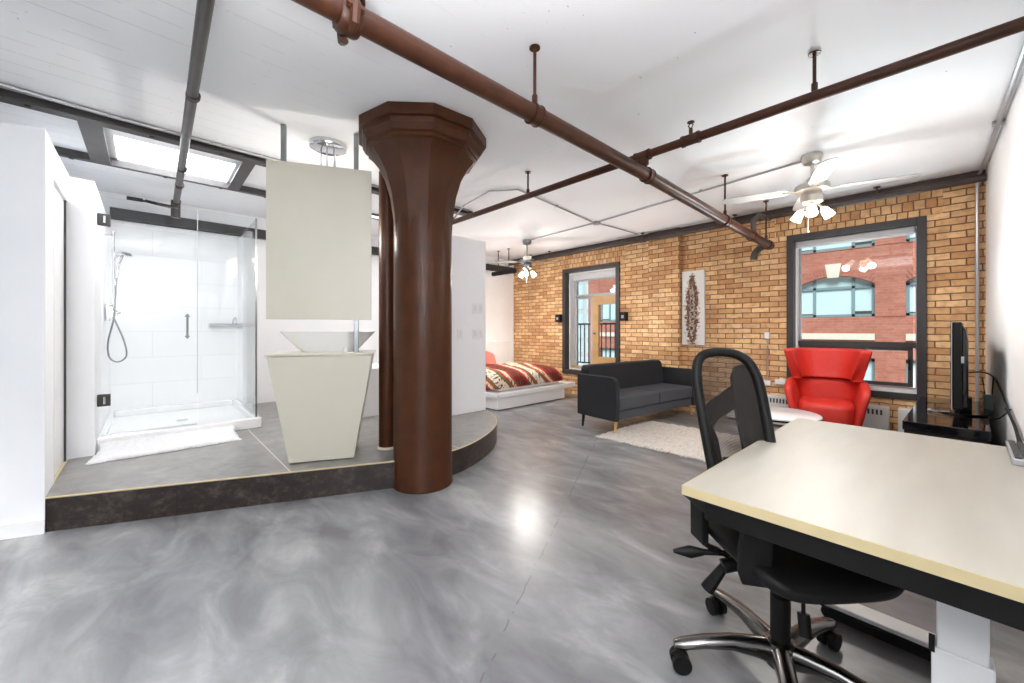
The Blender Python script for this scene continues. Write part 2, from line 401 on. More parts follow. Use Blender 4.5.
obj('sash_lock', MB().box((XB+.135,yi0+.05,.78), (XB+.15,yi0+.066,.90)), M['black_plastic'], w)
obj('pane', MB().box((XB+.185,yi0+.03,zi0+.05), (XB+.189,yi1-.03,1.04)), M['glass'], w)
obj('pane', MB().box((XB+.198,yi0+.03,1.07), (XB+.202,yi1-.03,zi1-.03)), M['glass'], w)
obj('window_sill', MB().box((XB-.005,yi0,zi0-.002), (XB+.3,yi1,zi0+.03)), M['white_metal'], w)
rb = thing('roller_blind', 'grey roller blind rolled up inside the top of the large black window', 'blind', (XB+.11,0,0))
obj('cassette', MB().box((-.04,yi0+.012,zi1-.075), (.05,yi1-.012,zi1-.004)), M['blind'], rb, bevel=.012)
obj('bottom_bar', MB().box((-.012,yi0+.03,zi1-.086), (.008,yi1-.03,zi1-.075)), M['white_metal'], rb)
# left window with the balcony door
w = struct('window_2', frame_rect(MB(), XB-.025, XB+.12, W2, .075), M['black_frame'], bevel=.004)
y0, y1, z0, z1 = W2[0]+.075, W2[1]-.075, W2[2]+.075, W2[3]-.075
obj('jamb_lining', frame_rect(MB(), XB+.1, XB+.34, (y0-.02,y1+.02,z0-.02,z1+.02), .04), M['white_metal'], w)
tr = MB(); frame_rect(tr, XB+.26, XB+.31, (y0+.02,y1-.02,1.86,z1-.1), .05); obj('transom_frame', tr, M['door_frame'], w)
obj('pane', MB().box((XB+.283,y0+.06,1.9), (XB+.287,y1-.06,z1-.14)), M['glass'], w)
obj('head_blind', MB().box((XB+.2,y0+.02,z1-.13), (XB+.27,y1-.02,z1-.02)), M['blind'], w, bevel=.01)
sl = MB(); frame_rect(sl, XB+.26, XB+.31, (4.36,y1-.02,z0+.02,1.87), .045); obj('sidelight_frame', sl, M['door_frame'], w)
obj('pane', MB().box((XB+.283,4.4,z0+.06), (XB+.287,y1-.06,1.83)), M['glass'], w)
obj('sill_board', MB().box((XB+.12,4.36,z0+.0), (XB+.3,y1-.03,z0+.06)), M['wood_leg'], w)
d = struct('door_2', MB().box((XB+.25,3.70,z0+.02), (XB+.30,3.84,1.86)).box((XB+.25,4.22,z0+.02), (XB+.30,4.355,1.86)).box((XB+.25,3.84,z0+.02), (XB+.30,4.22,z0+.26)).box((XB+.25,3.84,1.70), (XB+.30,4.22,1.86)), M['door_wood'])
obj('pane', MB().box((XB+.273,3.83,z0+.24), (XB+.277,4.23,1.72)), M['glass'], d)
obj('door_knob', MB().ball((XB+.225,4.29,1.16), .028).cyl((XB+.225,4.29,1.16), (XB+.25,4.29,1.16), .012), M['chrome'], d)

# skylight
sk = MB()
sk.box((sx0-.03,sy0-.03,H+.12), (sx0,sy1+.03,H+.36)).box((sx1,sy0-.03,H+.12), (sx1+.03,sy1+.03,H+.36)).box((sx0,sy0-.03,H+.12), (sx1,sy0,H+.36)).box((sx0,sy1,H+.12), (sx1,sy1+.03,H+.36))
w = struct('window_3', sk, M['white_paint'])
obj('pane', MB().box((sx0-.02,sy0-.02,H+.34), (sx1+.02,sy1+.02,H+.346)), M['glass'], w)
for i in range(3):
    obj('bolt', MB().cyl((.0+.25*i-.1,sy1-.012,H+.07), (.0+.25*i-.1,sy1,H+.07), .014, 8), M['dark_steel'], w)

# ------------------------------------------------------------------ column and pipes
cl = thing('column', 'thick brown painted column with flared faceted capital between step and room', 'column', (1.611,2.76,0)); cl['kind'] = 'thing'
obj('shaft', MB().lathe([(.236,0), (.236,.02), (.229,.035), (.228,1.0), (.226,2.12)], seg=40), M['brown_paint'], cl)
cap = MB(); prof = [(.20,1.78), (.222,1.86), (.235,2.1), (.262,2.28), (.30,2.41), (.352,2.51), (.408,2.575), (.43,2.585), (.43,2.605), (.45,2.615), (.475,2.655), (.48,2.69), (.505,2.695), (.505,H)]
cap.lathe(prof, seg=10, ph=R(176)); obj('capital', cap, M['brown_paint'], cl, ang=20)
dp = thing('drain_pipe', 'slim brown vertical pipe standing on the platform just behind the column', 'pipe', (1.502,3.17,.21))
obj('pipe', MB().cyl((0,0,0), (0,0,2.36), .07, 20), M['brown_paint'], dp)
obj('floor_collar', MB().lathe([(.083,0), (.083,.01), (.074,.018)], seg=24), M['mortar_pale'], dp)

def coupling(p, d, r, l, mat, parent):
    p = V(p); d = V(d).normalized(); m = MB()
    m.tube([p-d*l, p-d*l*.72, p-d*l*.7, p+d*l*.7, p+d*l*.72, p+d*l], [r*1.22, r*1.22, r*1.12, r*1.12, r*1.22, r*1.22], 18)
    return obj('coupling', m, mat, parent)
def rod(p, mat, parent, r=.009, z=H, clamp=.06):
    p = V(p); m = MB().cyl(p, (p.x,p.y,z), r, 8).lathe([(.03,0), (.03,.006), (.012,.014)], (p.x,p.y,z-.014), 12)
    m.cyl(p, (p.x,p.y,p.z+clamp), r*1.7, 8)
    return obj('hanger_rod', m, mat, parent)
# big pipe crossing the ceiling
t = thing('ceiling_pipe', 'thickest brown pipe crossing the ceiling and ending short of the brick wall', 'pipe')
path = [(-1.4,1.475,2.385), (1.52,1.46,2.395), (2.71,1.455,2.40), (4.2,1.37,2.31), (5.55,1.30,2.245)]
obj('pipe', MB().tube(path, .046, 20), M['brown_pipe'], t)
for p, d in (((1.54,1.46,2.395),(1,0,0)), ((2.78,1.452,2.398),(1,-.05,-.05)), ((4.2,1.37,2.31),(1,-.05,-.05)), ((4.95,1.334,2.274),(1,-.05,-.05)), ((5.46,1.305,2.25),(1,-.05,-.05))):
    coupling(p, d, .047, .03, M['brown_pipe'], t)
for p in ((1.54,1.46,2.44), (4.2,1.37,2.35), (5.4,1.308,2.29)): rod(p, M['brown_pipe'], t)
tee = MB().tube([(.505,1.473,2.385), (.515,1.473,2.385), (.575,1.473,2.385), (.585,1.473,2.385)], [.056,.062,.062,.056], 18).tube([(.545,1.473,2.385), (.545,1.473,2.55)], .042, 16)
tee.tube([(.545,1.473,2.45), (.545,1.473,2.475), (.545,1.473,2.48), (.545,1.473,2.5)], [.06,.06,.048,.048], 16)
for sy in (-1,1):
    tee.tube([(.545,1.473+.05*sy,2.43), (.545,1.473+.072*sy,2.39), (.545,1.473+.062*sy,2.33), (.545,1.473+.03*sy,2.315)], [.016,.02,.018,.012], 8)
    tee.cyl((.515,1.473+.07*sy,2.385), (.575,1.473+.07*sy,2.385), .014, 6)
obj('tee_fitting', tee, M['brown_pipe'], t)
obj('riser', MB().tube([(2.71,1.455,2.40), (2.71,1.455,2.50)], .034, 14).tube([(2.71,1.455,2.46), (2.71,1.455,2.50)], .045, 14), M['brown_pipe'], t)
obj('branch', MB().tube([(4.98,1.33,2.27), (4.98,1.33,2.44), (5.2,1.33,2.56), (5.62,1.33,2.60)], .03, 12), M['dark_pipe'], t)
obj('elbow', MB().tube(bez((5.46,1.305,2.25), (5.50,1.40,2.24), (5.52,1.47,2.20), (5.52,1.47,2.10), 8), .04, 14), M['dark_pipe'], t)
# sprinkler pipe running across the room
t = thing('sprinkler_pipe', 'slim brown sprinkler pipe crossing above the thickest ceiling pipe toward the right edge', 'pipe')
obj('pipe', MB().tube([(2.71,-.39,2.52), (2.71,4.3,2.535)], .029, 16), M['brown_pipe'], t)
for y in (.424, 2.66, 3.95): rod((2.71,y,2.55), M['brown_pipe'], t, clamp=.045)
for y in (1.455, 1.10): coupling((2.71,y,2.525), (0,1,0), .032, .06, M['brown_pipe'], t)
sh = MB().cyl((2.71,1.10,2.55), (2.71,1.10,2.60), .013, 8).lathe([(.024,0), (.024,.004)], (2.71,1.10,2.64), 10)
for a in (-1,1): sh.tube([(2.71,1.10+.004*a,2.60), (2.71,1.10+.016*a,2.62), (2.71,1.10+.003*a,2.64)], .004, 6)
obj('sprinkler_head', sh, M['brown_pipe'], t)
# pipe above the bathroom
t = thing('sprinkler_pipe', 'dark grey pipe running overhead toward the shower, crossing the skylight', 'pipe')
obj('pipe', MB().tube([(.145,-.38,2.60), (.225,5.72,2.60)], .028, 18), M['grey_pipe'], t)
for y in (2.95, 4.35, 4.85, 5.5): coupling((.15+.0131*(y+.38),y,2.60), (0,1,0), .0285, .016, M['dark_pipe'], t)
obj('end_tee', MB().cyl((.225,5.72,2.47), (.225,5.72,2.66), .042, 14).cyl((.225,5.72,2.58), (.05,5.66,2.58), .018, 10), M['dark_pipe'], t)
sh = MB().cyl((.06,5.66,2.58), (-.02,5.64,2.585), .016, 8).lathe([(.04,0), (.04,.006)], (-.04,5.63,2.575), 10).cbox((-.1,5.62,2.58), (.12,.035,.03))
obj('sprinkler_head', sh, M['black_plastic'], t)
# pipes along the top of the brick wall
t = thing('wall_pipe', 'long dark pipe running along the top of the brick wall', 'pipe')
obj('pipe', MB().tube([(5.74,-.39,2.655), (5.74,6.2,2.655)], .036, 16), M['dark_pipe'], t)
for y in (.75,1.75,3.08,4.55,5.6): coupling((5.74,y,2.655), (0,1,0), .037, .04, M['dark_pipe'], t)
for y in (.36,1.75,3.08,5.05,5.55): rod((5.74,y,2.68), M['dark_pipe'], t, .008, clamp=.02)
sh = MB().cyl((5.74,.86,2.68), (5.74,.86,2.74), .02, 8).lathe([(.03,0), (.03,.005)], (5.74,.86,2.745), 10); obj('sprinkler_head', sh, M['dark_pipe'], t)
t = tag(obj('crown_rail', MB().box((5.86,-.39,2.69), (5.94,2.54,2.765)).box((5.83,2.54,2.69), (5.94,3.035,2.765)).box((5.86,3.035,2.69), (5.94,6.27,2.765)), M['dark_pipe']), 'dark weathered rail where the brick wall meets the ceiling', 'rail')
t = tag(obj('dark_beam', MB().box((-.31,YL-.08,2.47), (5.90,YL-.001,2.59)), M['black_beam']), 'long dark horizontal beam fixed high on the white wall behind shower and bed', 'beam')
t = thing('hanging_pipe', 'short black pipe hung on rods above the bed in the far corner', 'pipe')
obj('pipe', MB().tube([(5.0,5.25,2.33), (5.0,5.88,2.33)], .045, 14), M['black_plastic'], t)
for y in (5.42,5.72): rod((5.0,y,2.36), M['dark_pipe'], t, .008, clamp=.02)

# steel frame round the skylight
t = thing('steel_frame', 'dark steel beams framing the skylight above the bathroom doorway', 'beam')
for y, hw in ((4.06,.046), (5.02,.026)):
    obj('long_beam', MB().box((-2.3,y-hw,2.70), (3.1,y+hw,2.712)).box((-2.3,y-.006,2.712), (3.1,y+.006,H)), M['dark_steel'], t)
for x, hw in ((-.305,.062), (.655,.048)):
    obj('cross_beam', MB().box((x-hw,4.107,2.701), (x+hw,4.993,2.713)).box((x-.006,4.107,2.713), (x+.006,4.993,H)), M['dark_steel'], t)
for x in (-.48,.12,.55,.95):
    obj('bolt', MB().cyl((x,5.02,2.69), (x,5.02,2.70), .016, 8), M['dark_steel'], t)
    obj('bolt', MB().cyl((x-.1,4.06,2.69), (x-.1,4.06,2.70), .016, 8), M['dark_steel'], t)
# conduits
def conduit(label, paths, boxes=(), r=.011, straps=()):
    t = thing('conduit', label, 'conduit')
    for p in paths: obj('tube', MB().tube(p, r, 8), M['conduit'], t)
    for b in boxes: obj('junction_box', MB().lathe([(.055,0), (.055,.03), (.04,.036)], (b[0],b[1],b[2]-.036), 12), M['conduit'], t)
    for p, s in straps: obj('strap', MB().cbox(p, s), M['conduit'], t)
    return t
zc = H-.014
conduit('thin grey conduit crossing the ceiling between the two fans', [[(4.76,4.62,zc), (4.68,3.28,zc)], [(4.66,3.16,zc), (4.35,.76,zc)], [(4.6,3.24,zc), (2.95,3.05,zc), (2.75,3.3,zc), (2.74,3.75,zc-.05), (2.74,4.02,zc-.2)], [(4.74,3.22,zc), (5.70,3.15,zc)]], [(4.68,3.22,H)], .009, [((3.7,3.137,H-.01), (.03,.035,.02)), ((4.46,1.7,H-.01), (.035,.03,.02))])
conduit('grey conduit running beside the steel skylight beams', [[(-1.5,3.96,zc), (-.9,3.92,zc), (-.55,3.97,zc), (-.2,4.0,zc), (.6,4.02,zc), (3.0,4.02,zc)]], (), .015)
conduit('grey conduit along the right wall and down the brick corner', [[(2.2,-.37,zc), (5.7,-.37,zc), (5.87,-.355,zc-.03), (5.905,-.345,2.6), (5.905,-.345,.42)]], (), .014, [((4.6,-.37,H-.012), (.05,.06,.024)), ((5.915,-.345,1.83), (.03,.05,.04))])
conduit('thin conduit on the brick between the boxes left of the red armchair', [[(XB-.012,1.42,1.13), (XB-.012,1.42,.56)]], (), .008)

# ------------------------------------------------------------------ ceiling fans and pendant
def fan(label, c, zm, blen, angs, bw, pitch, mm, bm_):
    t = thing('ceiling_fan', label, 'fan', (c[0],c[1],0))
    obj('canopy', MB().lathe([(.03,-.085), (.062,-.075), (.078,-.04), (.08,-.02), (.072,0)], (0,0,H), 24), mm, t)
    obj('downrod', MB().cyl((0,0,zm+.08), (0,0,H-.07), .013, 12), mm, t)
    obj('motor', MB().lathe([(.03,.1), (.05,.08), (.065,.05), (.125,.03), (.13,0), (.125,-.02), (.07,-.035), (.07,-.05), (.085,-.07), (.08,-.12), (.05,-.14)], (0,0,zm), 28), mm, t)
    for a in angs:
        d = V((math.cos(R(a)), math.sin(R(a)), 0)); s = V((-d.y, d.x, 0)); m = MB(); rings = []
        for u, hw in ((.18,.045), (.24,.062), (.5,.068), (blen-.05,.062), (blen-.015,.045), (blen,.02)):
            tl = V((0,0,pitch)); base = d*u + V((0,0,zm-.01))
            rings.append([base - (s+tl)*hw*bw, base + (s+tl)*hw*bw, base + (s+tl)*hw*bw + V((0,0,.008)), base - (s+tl)*hw*bw + V((0,0,.008))])
        m.loft(rings); b = obj('blade', m, bm_, t)
        obj('blade_arm', MB().cbox(d*.15 + V((0,0,zm-.012)), (.14,.035,.008), Matrix.Rotation(R(a), 3, 'Z')), mm, b)
    for k in range(3):
        a = R(20+120*k+angs[0]); d = V((math.cos(a), math.sin(a), 0)); p = d*.05 + V((0,0,zm-.14)); q = d*.085 + V((0,0,zm-.17))
        ax = (d*.6 + V((0,0,-.8))).normalized()
        arm = obj('lamp_arm', MB().tube([V((0,0,zm-.125)), p, q], .01, 8), mm, t)
        obj('lamp_shade', MB().tube([q, q+ax*.02, q+ax*.06, q+ax*.10], [.018,.03,.038,.044], 14, caps=False), M['shade'], arm)
        obj('bulb', MB().ball(q+ax*.05, .028, 10), M['bulb'], arm)
        lt = bpy.data.lights.new('fan_bulb_light', 'SPOT'); lt.energy = FANW; lt.color = (1,.975,.94); lt.shadow_soft_size = .06; lt.spot_size = R(165); lt.spot_blend = .6
        lo = bpy.data.objects.new('fan_bulb_light', lt); COL.objects.link(lo); lo.parent = t; lo.location = q+ax*.16
        lt2 = bpy.data.lights.new('fan_bulb_glow', 'POINT'); lt2.energy = GLOW; lt2.color = (1,.97,.93); lt2.shadow_soft_size = .05
        lo2 = bpy.data.objects.new('fan_bulb_glow', lt2); COL.objects.link(lo2); lo2.parent = t; lo2.location = q+ax*.15
    obj('pull_chain', MB().cyl((.02,.03,zm-.14), (.02,.03,zm-.36), .003, 6).ball((.02,.03,zm-.37), .01, 8), mm, t)
    return t
M['shade'] = emit('lit_frosted_shade', (255,240,215), 4)
FANW = 8; GLOW = 4.2
fan('pale ceiling fan with white blades and lit lamps in front of the large window', (4.289,.688), 2.47, .70, (-72,18,108,198), 1.0, .14, M['canopy'], M['blade'])
fan('grey ceiling fan with lit lamps over the far corner near the bed', (4.76,4.697), 2.40, .56, (-45,45,135,225), 1.0, .14, M['steel'], M['grey_blade'])
t = thing('pendant_lamp', 'chrome ceiling pendant with thin rods hanging behind the cream panel', 'lamp', (1.10,3.42,0))
obj('canopy', MB().lathe([(.11,-.045), (.142,-.03), (.145,0)], (0,0,H), 32), M['chrome'], t)
for dx, dy, zz in ((-.05,.02,2.16), (-.02,-.03,2.2), (.06,.01,2.14)):
    r_ = obj('rod', MB().cyl((dx,dy,zz+.1), (dx,dy,H-.04), .005, 8), M['chrome'], t)
    obj('lamp_holder', MB().cyl((dx,dy,zz+.04), (dx,dy,zz+.11), .02, 12), M['chrome'], r_)
    obj('bulb', MB().ball((dx,dy,zz), .042, 14), M['bulb'], r_)
obj('wire', MB().tube(bez((.05,.03,H-.03), (.09,.05,2.66), (.03,.02,2.64), (.07,.03,2.56), 10), .004, 6), M['steel'], t)
lt = bpy.data.lights.new('pendant_light', 'POINT'); lt.energy = 10; lt.color = (1,.96,.92); lt.shadow_soft_size = .08
lo = bpy.data.objects.new('pendant_light', lt); COL.objects.link(lo); lo.location = (1.12,3.46,2.05)

# ------------------------------------------------------------------ bathroom
Z0 = .21
t = thing('shower_tray', 'white shower tray on the grey platform below the glass', 'shower tray', (0,0,Z0))
m = MB().box((-.312,4.72,0), (.86,4.86,.10)).box((-.312,4.86,0), (.86,6.255,.035)).box((.80,4.86,.035), (.86,6.255,.10)).box((-.312,4.86,.035), (-.27,6.255,.10)).box((-.27,6.19,.035), (.80,6.255,.10))
obj('basin', m, M['white_ceramic'], t, bevel=.006)
obj('drain', MB().lathe([(.05,.036), (.05,.04), (.03,.041)], (.27,5.5,0), 20), M['chrome'], t)
t = thing('shower_door', 'hinged clear glass shower door with short chrome handle', 'shower door', (0,4.80,Z0+.1))
obj('glass_panel', MB().box((-.295,0,.012), (.345,.009,2.05)), M['shower_glass'], t)
obj('edge_strip', MB().box((.345,-.001,.30), (.351,.010,2.05)), M['glass_edge'], t)
obj('threshold_bar', MB().box((-.3,-.006,0), (.345,.015,.014)), M['chrome'], t)
for z in (1.80, .26):
    h = obj('hinge', MB().box((-.313,-.016,z), (-.235,.025,z+.10)), M['dark_steel'], t, bevel=.003)
    obj('hinge_pin', MB().cyl((-.27,-.024,z+.02), (-.27,-.024,z+.08), .009, 10), M['chrome'], h)
hd = MB().tube([(.27,0,1.04), (.27,-.04,1.04), (.27,-.045,1.06), (.27,-.045,.83), (.27,-.04,.85), (.27,0,.85)], .009, 10).lathe([(.018,0), (.018,.012)], (.27,-.04,1.034), 12).lathe([(.018,0), (.018,.012)], (.27,-.04,.844), 12)
obj('handle', hd, M['steel'], t)
t = thing('shower_screen', 'fixed clear glass screen beside the shower door and around the tray corner', 'shower screen', (0,4.80,Z0+.1))
obj('glass_panel', MB().box((.353,0,.004), (.82,.009,2.07)), M['shower_glass'], t)
obj('return_panel', MB().box((.822,0,.004), (.831,.82,2.07)), M['shower_glass'], t)
obj('corner_strip', MB().box((.818,-.004,0), (.835,.004,2.08)), M['steel'], t)
t = thing('shower_set', 'chrome hand shower on a slide bar with looping hose inside the shower', 'shower', (-.25,5.58,0))
obj('slide_bar', MB().cyl((0,0,1.42), (0,0,2.2), .010, 10).cyl((-.064,0,2.17), (0,0,2.17), .009, 8).cyl((-.064,0,1.47), (0,0,1.47), .009, 8).ball((0,0,2.2), .014), M['chrome'], t)
obj('shower_head', MB().lathe([(.012,.03), (.045,.02), (.062,.0), (.06,-.012)], (.075,-.03,1.98), 18).cyl((0,0,1.95), (.07,-.03,2.0), .014, 10).tube([(.07,-.03,1.99), (.03,-.05,1.86), (.02,-.05,1.74)], .013, 10), M['chrome'], t)
obj('hose', MB().tube(catmull([(.02,-.05,1.74), (.01,-.04,1.5), (.0,-.03,1.33), (-.04,-.03,1.1), (-.03,-.03,.95), (.03,-.03,.90), (.09,-.03,.96), (.07,-.03,1.12), (0,-.03,1.34)], 6), .007, 8), M['steel'], t)
obj('valve', MB().cbox((-.03,0,1.39), (.05,.16,.10)).cbox((-.045,0,1.39), (.03,.09,.16)).cyl((-.05,0,1.39), (.03,0,1.39), .03, 14).cyl((.03,0,1.39), (.045,-.07,1.39), .01, 8), M['chrome'], t, bevel=.004)
t = thing('corner_rack', 'small chrome wire rack in the back corner of the shower', 'rack', (.865,6.255,1.27))
m = MB()
for z in (0, .025): m.tube([(-.30,-.012,z), (-.012,-.012,z), (-.012,-.42,z)], .006, 8); m.tube([(-.30,-.012,z), (-.22,-.20,z), (-.012,-.42,z)], .006, 8)
for u in (.1,.25,.4,.55,.7): m.cyl((-.30+u*.3,-.012-.01,0), (-.30+u*.3,-.1-u*.25,0), .003, 6)
obj('wire_tray', m, M['chrome'], t)
obj('hook', MB().tube([(-.06,-.02,.02), (-.045,-.02,.09), (-.02,-.02,.115), (-.02,-.05,.09), (-.02,-.07,.02)], .006, 8), M['chrome'], t)
# bath mat
m = MB(); nx, ny = 70, 34; rows = []
def matp(i, j, off):
    u, v = i/nx, j/ny
    x = -.335+u*.955+ (.05*v if u < .5 else .0)*(1-2*u if u < .5 else 0); y = 4.285+v*.425
    e = min(u, 1-u, v, 1-v)
    jit = .010 if 0 < e else .016
    z = Z0 + .006 + .026*min(1, e*14+.25) + max(0, v-.8)*.25
    return (x+random.uniform(-jit,jit)*.6, y+random.uniform(-jit,jit)*.6, z+random.uniform(-.004,.006) if off else Z0+.001+max(0, v-.8)*.25)
g = [[m.bm.verts.new(matp(i, j, 1)) for j in range(ny+1)] for i in range(nx+1)]
for i in range(nx):
    for j in range(ny): m.bm.faces.new((g[i][j], g[i+1][j], g[i+1][j+1], g[i][j+1]))
bd = [e for e in m.bm.edges if e.is_boundary]; ex_ = bmesh.ops.extrude_edge_only(m.bm, edges=bd)
for v in [q for q in ex_['geom'] if isinstance(q, bmesh.types.BMVert)]: v.co.z -= .02 if v.co.y < 4.6 else .012
for v in m.bm.verts: v.co.z = max(v.co.z, Z0+.002)
bmat = obj('bath_mat', m, M['bath_mat'], ang=180); tag(bmat, 'fluffy white bath mat on the platform in front of the shower', 'mat')
# vanity
VA = math.atan2(-.198, .411); c0 = V((.976,3.176))           # middle of its front face
t = thing('vanity', 'cream tapered washbasin cabinet standing at the platform edge', 'vanity', (c0.x,c0.y,Z0), VA)
rings = [[(-.228-(.375-.228)*f, 0, z), (.228+(.365-.228)*f, 0, z), (.228+(.365-.228)*f, .40+.05*f, z), (-.228-(.375-.228)*f, .40+.05*f, z)] for f, z in ((0,.006), (1,.81))]
obj('cabinet', MB().loft(rings), M['cream'], t, bevel=.004)
obj('countertop', MB().box((-.385,-.012,.812), (.378,.47,.832)), M['cream'], t, bevel=.004)
b = thing('washbasin', 'white vessel basin on top of the cream tapered cabinet', 'basin', (1.108,3.405,Z0+.832), VA)
m = MB(); n = 40; prof = [(.20,0), (.235,.03), (.30,.10), (.36,.165), (.352,.165), (.29,.10), (.22,.035), (.16,.022), (.02,.018)]
rings = []
for r, z in prof:
    ring = []
    for k in range(n):
        a = 2*PI*k/n; cx, sy = math.cos(a), math.sin(a); p = .62
        ring.append((r*math.copysign(abs(cx)**p, cx), r*.5*math.copysign(abs(sy)**p, sy), z))
    rings.append(ring)
m.loft(rings); obj('bowl', m, M['white_ceramic'], b)
obj('waste', MB().lathe([(.022,0), (.022,.004)], (0,0,.02), 16), M['chrome'], b)
t = thing('mirror_panel', 'tall cream board hung on steel poles above the tapered cabinet', 'mirror', (c0.x,c0.y,0), VA)
obj('board', MB().box((-.372,-.02,1.30), (.358,.002,2.478)), M['cream'], t, bevel=.002)
obj('mirror_glass', MB().box((-.35,.004,1.32), (.34,.009,2.46)), M['chrome'], t)
obj('pole', MB().box((-.285,.012,1.42), (-.25,.047,H)), M['steel'], t, bevel=.003)
obj('pole', MB().box((.225,.012,Z0+.834), (.26,.047,H)), M['steel'], t, bevel=.003)
f = thing('basin_faucet', 'small pale tap beside the steel pole on the cream countertop', 'faucet', (c0.x+.17,c0.y-.0,Z0+.832), VA)
obj('body', MB().lathe([(.022,0), (.02,.02), (.016,.03), (.0001,.035)], (0,.05,0), 16), M['white_ceramic'], f)
# bathtub behind
t = thing('bathtub', 'white bathtub partly hidden behind the cabinet and column', 'bathtub', (1.62,4.42,Z0))
m = MB(); 
def rr(x0, y0, x1, y1, z, r=.12, k=6):
    pts = []
    for cx, cy, a0 in ((x1-r,y1-r,0), (x0+r,y1-r,90), (x0+r,y0+r,180), (x1-r,y0+r,270)):
        for i in range(k+1): a = R(a0+90*i/k); pts.append((cx+r*math.cos(a), cy+r*math.sin(a), z))
    return pts
m.loft([rr(.02,.02,1.48,.76,0), rr(.01,.01,1.49,.77,.50), rr(0,0,1.5,.78,.52), rr(0,0,1.5,.78,.56), rr(.07,.07,1.43,.71,.56), rr(.09,.09,1.41,.69,.5), rr(.16,.14,1.32,.64,.12)])
obj('tub', m, M['white_ceramic'], t)
obj('tub_faucet', MB().tube(catmull([(.14,.72,.55), (.14,.72,.78), (.17,.62,.82), (.20,.5,.80), (.2,.46,.77)], 6), .012, 10).cyl((.14,.72,.55), (.14,.72,.60), .025, 14), M['chrome'], t)
# switches on the bathroom wall
for (px, pz, n_, lab) in ((2.99,1.49,2,'white double switch plate, upper one on the white bathroom wall'), (2.99,1.17,2,'white double switch plate, lower one on the white bathroom wall'), (2.72,1.17,1,'white single switch plate nearest the column on the bathroom wall')):
    t = thing('light_switch', lab, 'switch', (px,3.81,pz))
    obj('plate', MB().box((-.04*n_,-.008,-.06), (.04*n_,0,.06)), M['white_gloss'], t, bevel=.003)
    for k in range(n_): obj('rocker', MB().box((-.04*n_+.08*k+.022,-.013,-.035), (-.04*n_+.08*k+.058,-.008,.035)), M['white_metal'], t, bevel=.002)

# ------------------------------------------------------------------ bed
t = thing('platform_bed', 'low white platform bed in the far corner by the brick wall', 'bed', (3.8,4.35,0))
obj('base', MB().box((.04,.06,.01), (1.62,1.85,.20)), M['white_gloss'], t, bevel=.004)
obj('deck', MB().box((-.02,0,.20), (1.86,1.88,.27)), M['white_gloss'], t, bevel=.004)
obj('mattress', MB().box((.12,.12,.272), (1.58,1.83,.50)), M['white_paint'], t, bevel=.05)
obj('headboard', MB().box((-.02,1.86,.0), (1.95,1.925,.96)), M['white_gloss'], t, bevel=.004)
bl = MB(); rings = []
for i in range(25):
    u = i/24; x = -.01+u*1.63; b_ = .02*math.sin(u*17)+.01*math.sin(u*41)
    e = min(1, min(u, 1-u)*9); e = math.sqrt(max(0, 1-(1-e)**2))
    top = .30+.27*e+b_*.5
    ring = [(x,.07-.01*b_,.274), (x,.045+.2*b_,.36), (x,.05,.274+(top-.274)*.72), (x,.11,top), (x,.5,top+.02+b_*.4), (x,1.0,top+.015), (x,1.25,top+.02), (x,1.3,top-.02), (x,1.3,.30)]
    rings.append(ring)
bl.loft(rings); bk = obj('blanket', bl, M['blanket'], sub=1); bk.location = (3.8,4.35,0)
tag(bk, 'red cream and olive patterned blanket over the low white bed', 'blanket')
def pillow(label, loc, rot, mat, sz=(.62,.42,.16)):
    m = MB(); rings = []
    for i in range(9):
        u = -1+2*i/8; ring = []
        for k in range(16):
            a = 2*PI*k/16; s = (1-abs(u)**3.2)**.5 if abs(u) < 1 else 0.05
            ring.append((u*sz[0]/2, math.cos(a)*sz[1]/2*(.82+.18*abs(u)), math.sin(a)*sz[2]/2*s + .001*math.sin(a)))
        rings.append(ring)
    m.loft(rings); o = obj('pillow', m, mat, sub=1); o.location = loc; o.rotation_euler = rot; tag(o, label, 'pillow'); return o
pillow('coral pillow leaning against the white headboard', (4.93,6.04,.66), (R(58),R(20),R(4)), M['coral'], (.66,.44,.15))
pillow('second coral pillow nearer the bathroom wall, against the headboard', (4.3,6.05,.69), (R(55),0,0), M['coral'], (.6,.48,.16))

# ------------------------------------------------------------------ sofa, rug, table, red chair
t = thing('sofa', 'charcoal felt two seat sofa standing in front of the brick wall', 'sofa', (4.0,3.05,0), R(-7))
L = 1.75; D = .62
obj('base_frame', MB().box((.07,-D+.03,.16), (L-.07,-.02,.27)), M['sofa_seat'], t, bevel=.012)
for k in (0,1):
    x0 = .075+k*(L-.15)/2
    obj('seat_cushion', MB().box((x0+.003,-D+.005,.27), (x0+(L-.15)/2-.003,-.14,.43)), M['sofa_seat'], t, bevel=.025, bseg=4)
def side_poly(y0, y1, z0, z1, r):
    pts = [(y1,z0), (y1,z1)]
    for i in range(9): a = R(90+90*i/8); pts.append((y0+r+r*math.cos(a), z1-r+r*math.sin(a)))
    return pts + [(y0,z0)]
for x0 in (0, L-.07):
    pts = side_poly(-D, 0, .155, .665, .09)
    obj('armrest', MB().loft([[(x0,y,z) for y, z in pts], [(x0+.07,y,z) for y, z in pts]]), M['sofa'], t, bevel=.012)
pts = side_poly(.07, L-.07, .27, .77, .07); 
bp = [(.07,.27), (.07,.69)] + [(.14+.07*math.cos(R(180-90*i/6)), .70+.07*math.sin(R(180-90*i/6))) for i in range(7)] + [(L-.14+.07*math.cos(R(90-90*i/6)), .70+.07*math.sin(R(90-90*i/6))) for i in range(7)] + [(L-.07,.27)]
obj('backrest', MB().loft([[(x,-.16+.10*(z-.43),z) for x, z in bp], [(x,-.02+.10*(z-.43),z) for x, z in bp]]), M['sofa'], t, bevel=.02)
